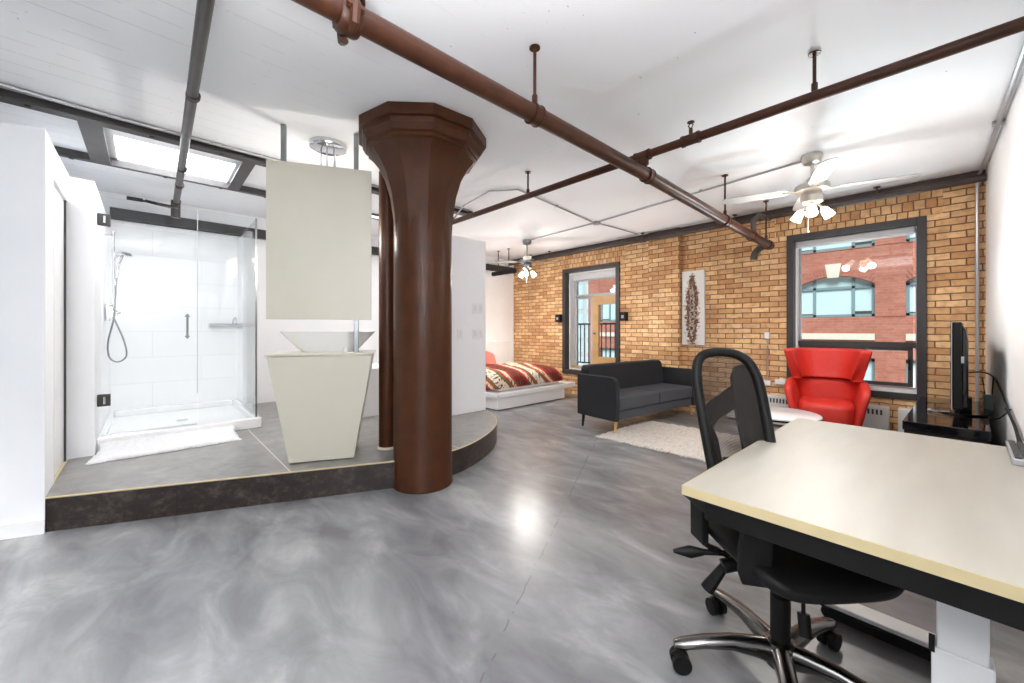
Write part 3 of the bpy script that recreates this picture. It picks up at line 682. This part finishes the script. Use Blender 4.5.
for x, y, mat in ((.06,-D+.05,'wood_leg'), (L-.06,-D+.05,'wood_leg'), (.06,-.06,'black_plastic'), (L-.06,-.06,'black_plastic')):
    obj('leg', MB().cyl((x-.02 if x < 1 else x+.02,y,.021 if mat == 'wood_leg' else 0), (x,y,.16), .014, 12, .022), M[mat], t)
# rug
m = MB(); nx, ny = 60, 50; rug0 = V((3.72,.55)); rx, ry = 1.17, 2.03
g = []
for i in range(nx+1):
    row = []
    for j in range(ny+1):
        u, v = i/nx, j/ny; e = min(u,1-u,v,1-v)
        x = rug0.x + u*rx + (.012*math.sin(v*57)+random.uniform(-.006,.006) if i in (0,nx) else 0) + .07*(1-v); y = rug0.y + v*ry + (.01*math.sin(u*60) if j in (0,ny) else 0)
        row.append(m.bm.verts.new((x, y, .018+.005*math.sin(v*100+3*math.sin(u*9))+random.uniform(-.004,.004) if e > 0 else .008)))
    g.append(row)
for i in range(nx):
    for j in range(ny): m.bm.faces.new((g[i][j], g[i+1][j], g[i+1][j+1], g[i][j+1]))
ex_ = bmesh.ops.extrude_edge_only(m.bm, edges=[e for e in m.bm.edges if e.is_boundary])
for q in ex_['geom']:
    if isinstance(q, bmesh.types.BMVert): q.co.z = .001
rg = thing('area_rug', 'shaggy off-white rug on the concrete in front of the charcoal sofa', 'rug')
obj('pile', m, M['rug'], rg, ang=180)
fr = MB()
for k in range(60):
    y = rug0.y + .02 + k*(ry-.04)/59; x = rug0.x + .07*(1-(y-rug0.y)/ry)
    fr.tube([(x+.006,y,.008), (x-.02,y+random.uniform(-.01,.01),.006)], .005, 5)
o = obj('fringe', fr, M['grey_bead'], rg); o['kind'] = 'stuff'
# coffee table
t = thing('coffee_table', 'round pale coffee table with dark legs in front of the red armchair', 'table', (4.46,.985,.021))
obj('tabletop', MB().lathe([(.33,.375), (.345,.382), (.345,.395), (.338,.40)], seg=48), M['table_top'], t)
obj('rim', MB().lathe([(.336,.366), (.35,.368), (.35,.384), (.336,.386)], seg=48), M['black_plastic'], t)
obj('lower_shelf', MB().lathe([(.24,.17), (.25,.176), (.25,.19), (.24,.194)], seg=36), M['table_top'], t)
for k in range(3):
    a = R(30+120*k); obj('leg', MB().tube([(.29*math.cos(a),.29*math.sin(a),.0), (.245*math.cos(a),.245*math.sin(a),.18), (.21*math.cos(a),.21*math.sin(a),.372)], .016, 10), M['black_plastic'], t)
# red armchair: front looks along -x
t = thing('wing_armchair', 'bright red upholstered wing armchair below the large black framed window', 'armchair', (5.17,.715,0), R(7))
def ushape(w, xf, xb, n=6):
    """open U in plan from one arm tip round the back to the other"""
    pts = [(xf, w), (xf*.5, w), (.02, w*.99)]
    for i in range(1, 8):
        a = PI/2*i/8; pts.append((.05+(xb-.05)*math.sin(a)**.85, w*math.cos(a)**.6))
    pts.append((xb, 0))
    return pts + [(x, -y) for x, y in pts[:-1][::-1]]
def ushell(levels, th, topdrop=None):
    """levels: (z, w, xf, xb); lofts a wall of thickness th along the U"""
    outs = [ushape(w, xf, xb) for z, w, xf, xb in levels]; n = len(outs[0]); rings = []
    for i in range(n):
        ring = []
        for (z, w, xf, xb), o in zip(levels, outs): ring.append((o[i][0], o[i][1], z - (topdrop(i/(n-1), z) if topdrop else 0)))
        for (z, w, xf, xb), o in list(zip(levels, outs))[::-1]:
            inn = ushape(w-th, xf+.01, xb-th)
            ring.append((inn[i][0], inn[i][1], z - (topdrop(i/(n-1), z) if topdrop else 0)))
        rings.append(ring)
    return MB().loft(rings)
def drop(u, z):
    k = abs(u-.5)*2
    return (.06*max(0, (k-.75)/.25)**2) if z > .6 else 0
obj('shell', ushell([(.15,.245,-.30,.29), (.40,.295,-.345,.335), (.63,.335,-.365,.37), (.70,.345,-.365,.38)], .075, drop), M['red'], t, sub=2)
sc_ = MB(); cl_ = []
for z, k in ((.20,.94), (.24,1.0), (.42,1.0), (.475,.97), (.50,.86)):
    ring = []
    for i in range(28):
        a = 2*PI*i/28; cx, sy = math.cos(a), math.sin(a)
        ring.append((-.06+.31*k*math.copysign(abs(cx)**.5, cx), (.225+.03*(z-.2))*k*math.copysign(abs(sy)**.5, sy), z))
    cl_.append(ring)
obj('seat_cushion', sc_.loft(cl_), M['red'], t, sub=1)
obj('wing_back', ushell([(.695,.285,.06,.345), (.72,.295,.02,.37), (.86,.325,-.05,.40), (.985,.355,-.10,.42), (1.02,.36,-.105,.42)], .09), M['red'], t, sub=2)
obj('base', MB().lathe([(.26,0), (.26,.012), (.05,.03), (.035,.05), (.035,.17), (.1,.2)], (.0,0,0), 28), M['chrome'], t)
# radiators
def radiator(label, y0, y1):
    t = thing('radiator', label, 'radiator', (XB,0,0))
    obj('cabinet', MB().box((-.16,y0,.03), (-.002,y1,.385)), M['radiator'], t, bevel=.006)
    obj('base_gap', MB().box((-.14,y0+.01,.0), (-.01,y1-.01,.03)), M['dark_slot'], t)
    n = int((y1-y0-.08)/.034)
    for k in range(n): obj('slot', MB().box((-.1625,y0+.05+k*.034,.30), (-.159,y0+.05+k*.034+.017,.355)), M['dark_slot'], t)
radiator('white slotted baseboard radiator on the brick wall under the large window', .27, 1.86)
radiator('short white slotted radiator between the window radiator and the television cabinet', -.38, .20)
# electrical boxes and wall lamps
for y, z, w_, h_, lab in ((1.42,1.15,.06,.09,'small grey metal box on the brick left of the large window'), (1.42,.53,.09,.07,'grey outlet box low on the brick at the foot of the thin conduit'), (1.27,.555,.12,.07,'white outlet box low on the brick beside the red armchair')):
    t = thing('outlet_box', lab, 'outlet', (XB,y,z))
    obj('body', MB().box((-.045,-w_/2,-h_/2), (-.001,w_/2,h_/2)), M['box_grey'], t, bevel=.004)
    obj('face_plate', MB().box((-.049,-w_/2+.006,-h_/2+.006), (-.045,w_/2-.006,h_/2-.006)), M['white_metal'], t)
for y, lab in ((4.93,'black wall lamp on the brick left of the balcony door'), (3.50,'black wall lamp on the brick right of the balcony door')):
    t = thing('wall_lamp', lab, 'wall lamp', (XB,y,1.45))
    obj('lamp_body', MB().box((-.10,-.055,-.075), (-.012,.055,.075)), M['black_plastic'], t, bevel=.006)
    obj('back_plate', MB().box((-.012,-.04,-.05), (-.001,.04,.05)), M['black_plastic'], t)
    obj('lens', MB().box((-.104,-.022,-.03), (-.099,.022,.02)), M['grey_bead'], t)
t = thing('wall_art', 'tall narrow canvas with brown ink drawing hung on the brick', 'picture', (XB,2.20,1.0))
obj('canvas', MB().box((-.045,0,0), (-.004,.325,1.10)), M['art'], t, bevel=.003)

# ------------------------------------------------------------------ television corner
t = thing('media_cabinet', 'glossy black low cabinet under the television by the white wall', 'cabinet', (4.13,.12,0), R(-3))
obj('top_slab', MB().box((0,-.42,.475), (1.66,0,.54)), M['black_gloss'], t, bevel=.004)
obj('carcass', MB().box((.03,-.40,.06), (1.63,-.02,.475)), M['black_plastic'], t, bevel=.004)
for k in range(3): obj('door', MB().box((.05+.525*k,-.02,.08), (.05+.525*k+.515,-.004,.465)), M['black_gloss'], t, bevel=.003)
for x in (.08,1.6):
    for y in (-.36,-.07): obj('foot', MB().cyl((x,y,0), (x,y,.06), .025, 12), M['black_plastic'], t)
t = thing('television', 'flat black television seen edge-on, standing on the glossy black cabinet', 'television', (5.0,-.195,.54), R(-2.9))
obj('panel', MB().box((-.53,-.02,.075), (.53,.03,.74)), M['black_plastic'], t, bevel=.008)
obj('bezel', MB().box((-.532,.0302,.073), (.532,.036,.742)), M['silver'], t)
obj('screen', MB().box((-.50,.036,.12), (.50,.039,.71)), M['black_gloss'], t)
rings = [[(-.52*k,y,.09+.03*(1-k)), (.52*k,y,.09+.03*(1-k)), (.52*k,y,.72-.1*(1-k)-q), (-.52*k,y,.72-.1*(1-k)-q)] for y, k, q in ((-.02,1,0), (-.035,.99,.03), (-.05,.95,.12))]
obj('rear_housing', MB().loft(rings), M['black_gloss'], t, bevel=.006)
obj('side_buttons', MB().box((-.534,-.03,.43), (-.529,-.015,.48)), M['silver'], t)
obj('stand_neck', MB().box((-.07,-.07,.01), (.07,-.005,.12)), M['black_plastic'], t, bevel=.006)
obj('stand_base', MB().prism([(.3*math.cos(R(a))*1, .16*math.sin(R(a))-.02) for a in range(0,360,12)], .001, .014), M['black_gloss'], t, bevel=.003)
obj('stand_rim', MB().tube([(-.28,.05,.02), (-.30,.12,.016), (-.24,.17,.014), (-.16,.16,.012)], .006, 8), M['silver'], t)
def cable(label, pts, r=.006, name='cable'):
    o = obj(name, MB().tube(catmull(pts, 8), r, 8), M['black_plastic']); return tag(o, label, 'cable')
cable('black cable sagging from the back of the television to the white wall', [(5.0,-.22,.86), (5.05,-.32,.87), (4.95,-.375,.84), (4.6,-.385,.76), (4.2,-.385,.66), (3.8,-.385,.57), (3.5,-.385,.5)])
cable('thin black cable forking from the cabinet top up the white wall', [(4.62,-.33,.546), (4.5,-.365,.58), (4.35,-.383,.64), (4.2,-.388,.69)], .004)
cable('black cable running low along the white wall behind the desk', [(4.25,-.375,.69), (3.9,-.378,.62), (3.6,-.37,.54), (3.3,-.372,.45)], .008)
t = thing('adapter_box', 'grey green box standing at the back of the black cabinet', 'box', (5.22,-.366,.54))
obj('body', MB().box((-.02,-.028,0), (.02,.028,.13)), M['green_grey'], t, bevel=.006)
obj('antenna', MB().cyl((0,.02,.13), (0.02,.03,.27), .004, 8).cyl((0,-.02,.13), (0.01,-.028,.29), .004, 8), M['black_plastic'], t)

# ------------------------------------------------------------------ desk
t = thing('desk', 'cream height-adjustable desk in the right foreground', 'desk', (1.205,.517,0), R(-1.5))
obj('tabletop', MB().box((.002,-.868,.712), (1.388,-.002,.74)), M['desk'], t, bevel=.002)
e_ = MB().box((0,-.87,.7115), (.002,0,.7395)).box((1.388,-.87,.7115), (1.39,0,.7395)).box((0,-.002,.7115), (1.39,0,.7395)).box((0,-.87,.7115), (1.39,-.868,.7395))
obj('edge_band', e_, M['tan_edge'], t)
obj('underframe', MB().box((.02,-.80,.648), (.10,-.06,.711)).box((.90,-.80,.655), (.98,-.06,.711)).box((.10,-.60,.665), (.90,-.54,.711)), M['black_plastic'], t, bevel=.004)
for x in (.155, .93):
    l = obj('leg', MB().box((x,-.618,.07), (x+.06,-.522,.475)), M['white_metal'], t, bevel=.004)
    obj('inner_column', MB().box((x+.006,-.610,.475), (x+.054,-.530,.66)), M['white_metal'], l, bevel=.003)
    obj('collar', MB().box((x-.004,-.528,.465), (x+.01,-.518,.50)), M['black_plastic'], l)
    f = obj('foot', MB().box((x-.06,-.64,.02), (x+.03,-.20,.062)), M['black_plastic'], t, bevel=.004)
    obj('foot_cover', MB().box((x-.055,-.64,.062), (x+.035,-.20,.08)), M['white_metal'], f, bevel=.004)
    obj('caster', MB().cyl((x-.04,-.215,.028), (x+.02,-.215,.028), .028, 16).cbox((x-.01,-.21,.07), (.06,.05,.05)), M['black_plastic'], f, bevel=.004)
t = thing('keyboard', 'silver keyboard at the far right edge of the cream desk', 'keyboard', (2.42,-.218,.7405), R(-2.5))
obj('body', MB().loft([[(-.18,-.11,0), (.16,-.11,0), (.16,0,0), (-.18,0,0)], [(-.18,-.11,.014), (.16,-.11,.014), (.16,0,.024), (-.18,0,.024)]]), M['silver'], t, bevel=.003)
km = MB()
for r_ in range(5):
    for c_ in range(14): km.cbox((-.163+c_*.0237,-.097+r_*.0205,.0185+.0019*r_), (.019,.016,.006))
o = obj('keys', km, M['dark_slot'], t)

# ------------------------------------------------------------------ office chair
CX, CY = 1.6, .345
t = thing('office_chair', 'black mesh-back swivel office chair tucked under the cream desk', 'chair', (CX,CY,0))
obj('hub', MB().lathe([(.036,.055), (.048,.065), (.05,.12), (.045,.145), (.034,.15)], seg=20), M['alu'], t)
for k in range(5):
    a = R(128+72*k); d = V((math.cos(a), math.sin(a), 0)); s = V((-d.y,d.x,0)); rings = []
    for u, z, hw, hh in ((.03,.105,.034,.042), (.08,.114,.031,.034), (.16,.12,.028,.025), (.25,.11,.027,.02), (.32,.094,.026,.018), (.35,.088,.016,.012)):
        c = d*u + V((0,0,z)); up = V((0,0,1))
        rings.append([c+s*hw*math.cos(q)+up*hh*math.sin(q) for q in [2*PI*i/12 for i in range(12)]])
    l = obj('leg', MB().loft(rings), M['alu'], t)
    p = d*.328; cm_ = MB(); w0 = V((p.x,p.y,.033)); ax = s
    for q in (-1,1): cm_.cyl(w0+ax*.008*q, w0+ax*.029*q, .032, 18)
    cm_.cyl(w0-ax*.008, w0+ax*.008, .012, 10).cyl((p.x-.0*d.x,p.y,.05), (p.x,p.y,.085), .009, 8).tube([w0+d*.0+V((0,0,.03)), w0+d*.025+V((0,0,.012))], .012, 8)
    obj('caster', cm_, M['black_plastic'], l)
obj('gas_lift', MB().cyl((0,0,.14), (0,0,.30), .03, 18).cyl((0,0,.30), (0,0,.40), .024, 18), M['black_plastic'], t)
A0 = 50; bd_ = V((math.cos(R(A0)), math.sin(R(A0)), 0)); sd = V((-bd_.y, bd_.x, 0)); UP = V((0,0,1))
def L3(b, s, z): return bd_*b + sd*s + UP*z
rot = Matrix((bd_, sd, UP)).transposed()
obj('mechanism', MB().cbox(L3(.04,0,.405), (.26,.16,.05), rot).cbox(L3(.19,0,.40), (.16,.10,.07), rot), M['black_plastic'], t, bevel=.01)
# seat pan: waterfall front
rings = []
for u, hw, zt, zb in ((-.262,.15,.475,.455), (-.25,.19,.50,.44), (-.2,.225,.525,.44), (-.05,.235,.53,.45), (.1,.23,.53,.455), (.2,.215,.53,.455), (.235,.18,.52,.465)):
    ring = []
    for q in range(16):
        a = 2*PI*q/16; cs, sn = math.cos(a), math.sin(a)
        ring.append(L3(u, hw*math.copysign(abs(cs)**.5, cs), (zt+zb)/2 + (zt-zb)/2*math.copysign(abs(sn)**.7, sn) + .015*abs(cs)**3))
    rings.append(ring)
obj('seat', MB().loft(rings), M['black_plastic'], t, sub=1)
# backrest: curved frame and mesh
def bp_(w_, z):
    return L3(.28 + .32*(z-.55) - .03*(w_/.15)**2, w_-.06, z)
def off(w_, z, o): return bp_(w_, z) + bd_*o
zb, zt = .54, 1.112
right = [(.125,zb), (.133,.62), (.139,.72), (.143,.84), (.144,.95), (.138,1.02), (.118,1.075), (.08,1.105), (.035,1.115)]
outl = [bp_(w_, z) for w_, z in right] + [bp_(0,1.117)] + [bp_(-w_, z) for w_, z in right[::-1]] + [bp_(-.06,zb-.015), bp_(.06,zb-.015), bp_(*right[0])]
obj('back_frame', MB().tube(catmull(outl, 3), .021, 10), M['black_plastic'], t)
m = MB(); g = []
for j in range(17):
    f = j/16; z = zb + (zt-zb)*f
    hw = None
    for (wa, za), (wb_, zb2) in zip(right, right[1:]):
        if za <= z <= zb2: hw = wa + (wb_-wa)*(z-za)/(zb2-za)
    hw = hw if hw is not None else .06
    g.append([m.bm.verts.new(bp_(-hw+2*hw*i/14, z)) for i in range(15)])
for a, b in zip(g, g[1:]):
    for i in range(14): m.bm.faces.new((a[i], a[i+1], b[i+1], b[i]))
obj('back_mesh', m, M['mesh'], t, ang=180)
# moulded support behind the mesh: side pillar, slanting lumbar band, lower pillar
def slab(m, pts):
    m.loft([[off(w_, z, .018) for w_, z in pts], [off(w_, z, .04) for w_, z in pts]])
sp_ = MB()
slab(sp_, [(-.142,.54), (-.045,.54), (-.042,.72), (-.04,.90), (-.05,1.0), (-.075,1.05), (-.115,1.06), (-.14,1.0)])
obj('back_pillar', sp_, M['black_plastic'], t, bevel=.006)
lb = MB(); slab(lb, [(.142,.80), (.142,.86), (.05,.905), (-.05,.965), (-.05,.87), (.05,.82), (.08,.79)])
obj('lumbar_band', lb, M['black_plastic'], t, bevel=.006)
lb = MB(); slab(lb, [(.125,.54), (.142,.82), (.09,.82), (.065,.74), (.06,.54)])
obj('back_pillar', lb, M['black_plastic'], t, bevel=.006)
obj('spine', MB().tube([L3(.18,0,.40), L3(.30,-.03,.42), off(.0,.50,.05), off(.0,.66,.045)], [.035,.045,.05,.04], 12), M['black_plastic'], t)
for sgn in (-1,1):
    ar = MB().cbox(L3(.03,.255*sgn,.62), (.20,.075,.035), rot)
    obj('armrest', ar, M['black_plastic'], t, bevel=.014)
    p0, p1, p2 = L3(.06,.17*sgn,.42), L3(.07,.25*sgn,.46), L3(.05,.262*sgn,.61)
    q = bd_*.04; rings = []
    for p in (p0, (p0+p1)/2+sd*.01*sgn, p1, (p1+p2)/2, p2):
        n_ = sd*.012 + UP*.006*sgn
        rings.append([p-q-n_, p+q-n_, p+q+n_, p-q+n_])
    obj('arm_post', MB().loft(rings), M['black_plastic'], t, bevel=.005)
pl = MB(); rings = []
for z, o, hw in ((.44,0,.034), (.48,.014,.042), (.55,.02,.044), (.61,.012,.042), (.645,-.01,.036)):
    c = V((1.352-CX-o, .352-CY+.03*(z-.55)*-2, z)); a_ = V((.55,-.87,0)); b__ = V((.83,.55,0))
    rings.append([c-a_*hw-b__*.01, c+a_*hw-b__*.01, c+a_*hw+b__*.01, c-a_*hw+b__*.01])
obj('side_bracket', pl.loft(rings), M['black_plastic'], t, bevel=.005)
obj('lever', MB().tube([L3(.02,.08,.43), L3(.06,.20,.42), L3(.08,.27,.415)], [.010,.010,.010], 8).tube([L3(.065,.24,.42), L3(.08,.28,.414), L3(.095,.335,.41)], [.012,.022,.006], 10), M['black_plastic'], t)
obj('lever', MB().tube([L3(.06,.10,.40), L3(.07,.16,.36), L3(.09,.21,.27)], [.010,.016,.024], 8), M['black_plastic'], t)
obj('tension_knob', MB().cyl(L3(.05,.12,.385), L3(.06,.17,.37), .024, 14), M['black_plastic'], t)
obj('crank', MB().cyl(L3(-.06,-.03,.44), L3(-.10,.0,.30), .006, 8).cyl(L3(-.10,.0,.31), L3(-.12,.01,.25), .018, 12), M['black_plastic'], t)

# ------------------------------------------------------------------ outside
t = thing('brick_building', 'red brick building with arched windows seen across the street', 'building', (19,0,0))
P0, W_ = 3.1, 2.32
zs = [(1.72,2.89,.37), (4.25,5.35,.37)]
m = MB(); ys0, ys1 = -5.5, 13.6
m.box((0,ys0,.86), (.6,ys1,1.70))
obj('base_wall', MB().box((0,ys0,-6), (.6,ys1,-2.2)), M['ext_brick'], t)
cen = [2.405+P0*k for k in range(-2,4)]
def arch_top(y, c, z1, rise):
    u = (y-c)/(W_/2); return z1 + rise*(1-u*u)
def storey(m, zb, z1, rise, ztop):
    for c in cen:
        ya, yb = c-W_/2, c+W_/2; n = 12
        for i in range(n):
            a, b = ya+(yb-ya)*i/n, ya+(yb-ya)*(i+1)/n; za, zc_ = arch_top(a,c,z1,rise), arch_top(b,c,z1,rise)
            m.loft([[(0,a,za), (.3,a,za), (.3,a,ztop), (0,a,ztop)], [(0,b,zc_), (.3,b,zc_), (.3,b,ztop), (0,b,ztop)]])
        m.box((-.02,yb,zb), (.3,c+P0-W_/2,ztop))
    m.box((-.02,ys0,zb), (.3,cen[0]-W_/2,ztop))
storey(m, 1.70, 2.89, .37, 4.22); m.box((0,ys0,4.2), (.3,ys1,4.25)); storey(m, 4.25, 5.5, .37, 6.6)
m.box((0,ys0,6.6), (.6,ys1,9.5))
obj('facade', m, M['ext_brick'], t)
m = MB(); storey(m, -2.2, .2, .001, .86); obj('lower_facade', m, M['ext_brick'], t)
for c in cen:
    obj('keystone', MB().loft([[(-.06,c-.17,3.2), (-.06,c+.17,3.2), (-.06,c+.24,3.72), (-.06,c-.24,3.72)], [(.02,c-.17,3.2), (.02,c+.17,3.2), (.02,c+.24,3.72), (.02,c-.24,3.72)]]), M['mortar_pale'], t)
    obj('stone_band', MB().box((-.06,c-W_/2,.86), (.01,c+W_/2,1.09)), M['mortar_pale'], t)
    am = MB()
    for i in range(26):
        u = (i+.5)/26; y = c-W_/2+W_*u; z = arch_top(y,c,2.89,.37); sl = -2*.37*((y-c)/(W_/2))/(W_/2); an = math.atan(sl)
        am.cbox((-.012,y-math.sin(an)*.17,z+math.cos(an)*.17+.01), (.03,.075,.34), Matrix.Rotation(an, 3, 'X'))
    obj('arch_bricks', am, M['arch_brick'] if 'arch_brick' in M else M['ext_brick'], t)
    for zb, z1 in ((1.72,2.89), (4.27,5.5), (-2.1,.2)):
        f = MB(); ya, yb = c-W_/2, c+W_/2
        for y in (ya, ya+.55, yb-.62, yb-.09): f.box((.13,y,zb), (.2,y+.09,z1+.4))
        for z in (zb, z1-.12): f.box((.13,ya,z), (.2,yb,z+.09))
        fo = obj('window', f, M['ext_frame'], t)
        obj('pane', MB().box((.19,ya,zb), (.21,yb,z1+.45)), M['ext_pane'], fo)
        obj('dark_gap', MB().box((.18,ya+.09,zb+.09), (.188,ya+.55,zb+.2)).box((.18,yb-.53,zb+.09), (.188,yb-.09,zb+.13)), M['dark_slot'], fo)
t = thing('office_building', 'pale gridded building beyond the balcony door', 'building', (21,13.8,0))
obj('wall', MB().box((0,0,-6), (1,9,9.5)), M['grey_block'], t)
for i in range(6):
    for k in range(9):
        f = obj('window', MB().box((-.03,.3+i*1.4,-1.2+k*.95), (0,1.4+i*1.4,-.55+k*.95)), M['ext_pane'], t)
t = struct('floor_balcony', MB().box((XB+.36,2.9,.2), (7.6,5.9,.36)), M['balcony'])
t = thing('balcony_railing', 'black metal balcony railing outside the balcony door', 'railing', (7.5,3.0,.36))
obj('top_rail', MB().box((-.025,0,.98), (.025,2.8,1.02)), M['black_plastic'], t)
obj('bottom_rail', MB().box((-.015,0,.08), (.015,2.8,.11)), M['black_plastic'], t)
for k in range(24): obj('baluster', MB().box((-.009,.03+k*.117,.0 if k % 8 == 0 else .1), (.009,.048+k*.117,.99)), M['black_plastic'], t)
struct('ground_outside', MB().box((6.4,-30,-6.2), (60,40,-6)), M['grey_block'])

# repeats share a group
GROUPS = {'ceiling_fan': 'ceiling fans with lit lamps', 'wall_lamp': 'black lamps beside the balcony door', 'outlet_box': 'electrical boxes low on the brick wall',
          'light_switch': 'switch plates on the bathroom wall', 'pillow': 'coral pillows on the bed', 'radiator': 'baseboard radiators under the window',
          'conduit': 'grey conduits on ceiling and wall', 'sprinkler_pipe': 'overhead sprinkler pipes', 'cable': 'black cables by the television'}
for o in list(SC.objects):
    b_ = o.name.split('.')[0]
    if b_ in GROUPS and o.get('category'): o['group'] = GROUPS[b_]
# ------------------------------------------------------------------ light, camera, view
def area(name, loc, rot, sx, sy, e, col=(1,1,1)):
    l = bpy.data.lights.new(name, 'AREA'); l.shape = 'RECTANGLE'; l.size = sx; l.size_y = sy; l.energy = e; l.color = col
    o = bpy.data.objects.new(name, l); COL.objects.link(o); o.location = loc; o.rotation_euler = rot; return o
area('skylight_daylight', (.2,4.8,H+.32), (0,0,0), .78, .74, 20, (.95,.97,1))
area('bathroom_fill', (2.3,5.0,H-.03), (0,0,0), .5, .5, 11)  # unseen fill added over the tub to brighten the bathroom
area('under_sill_fill', (6.72,.6,.12), (R(180),R(-42),0), .7, 1.15, 120, (.88,.94,1))  # added fill hidden outside below the sill, brightens the ceiling at the back
fl = bpy.data.lights.new('ceiling_bounce_fill', 'SPOT'); fl.energy = 340; fl.spot_size = R(130); fl.spot_blend = .8; fl.shadow_soft_size = .15  # added fill near the camera, aimed up so the ceiling lights the room
fo = bpy.data.objects.new('ceiling_bounce_fill', fl); COL.objects.link(fo); fo.location = (-.3,-.15,1.25); fo.rotation_euler = (R(180),0,0)
ul = bpy.data.lights.new('behind_sofa_fill', 'SPOT'); ul.energy = 34; ul.spot_size = R(145); ul.spot_blend = .9; ul.shadow_soft_size = .08  # unseen fill added behind the sofa to lift the far ceiling
uo = bpy.data.objects.new('behind_sofa_fill', ul); COL.objects.link(uo); uo.location = (4.95,3.14,.35); uo.rotation_euler = (R(180),0,0)
sn = bpy.data.lights.new('hazy_sun', 'SUN'); sn.energy = 2.9; sn.angle = R(30)
so = bpy.data.objects.new('hazy_sun', sn); COL.objects.link(so); so.rotation_euler = (0,R(-38),R(12))

wd = bpy.data.worlds.new('overcast'); SC.world = wd; wd.use_nodes = True
bg = wd.node_tree.nodes['Background']; bg.inputs['Color'].default_value = (.93,.96,1,1); bg.inputs['Strength'].default_value = .14
cam = bpy.data.cameras.new('camera'); co = bpy.data.objects.new('camera', cam); COL.objects.link(co)
cam.sensor_width = 36; cam.lens = 388*36/1024; cam.shift_y = -11.5/1024; cam.clip_start = .02
co.location = (0,0,1.22); co.rotation_euler = (R(90),0,R(-43.17)); SC.camera = co
SC.view_settings.view_transform = 'Standard'; SC.view_settings.look = 'None'; SC.view_settings.gamma = 1
SC.view_settings.use_curve_mapping = False; SC.view_settings.exposure = 1.26
SC.cycles.max_bounces = 14; SC.cycles.diffuse_bounces = 8; SC.cycles.glossy_bounces = 5; SC.cycles.transparent_max_bounces = 16
SC.cycles.caustics_reflective = False; SC.cycles.caustics_refractive = False
SC.cycles.sample_clamp_indirect = 6
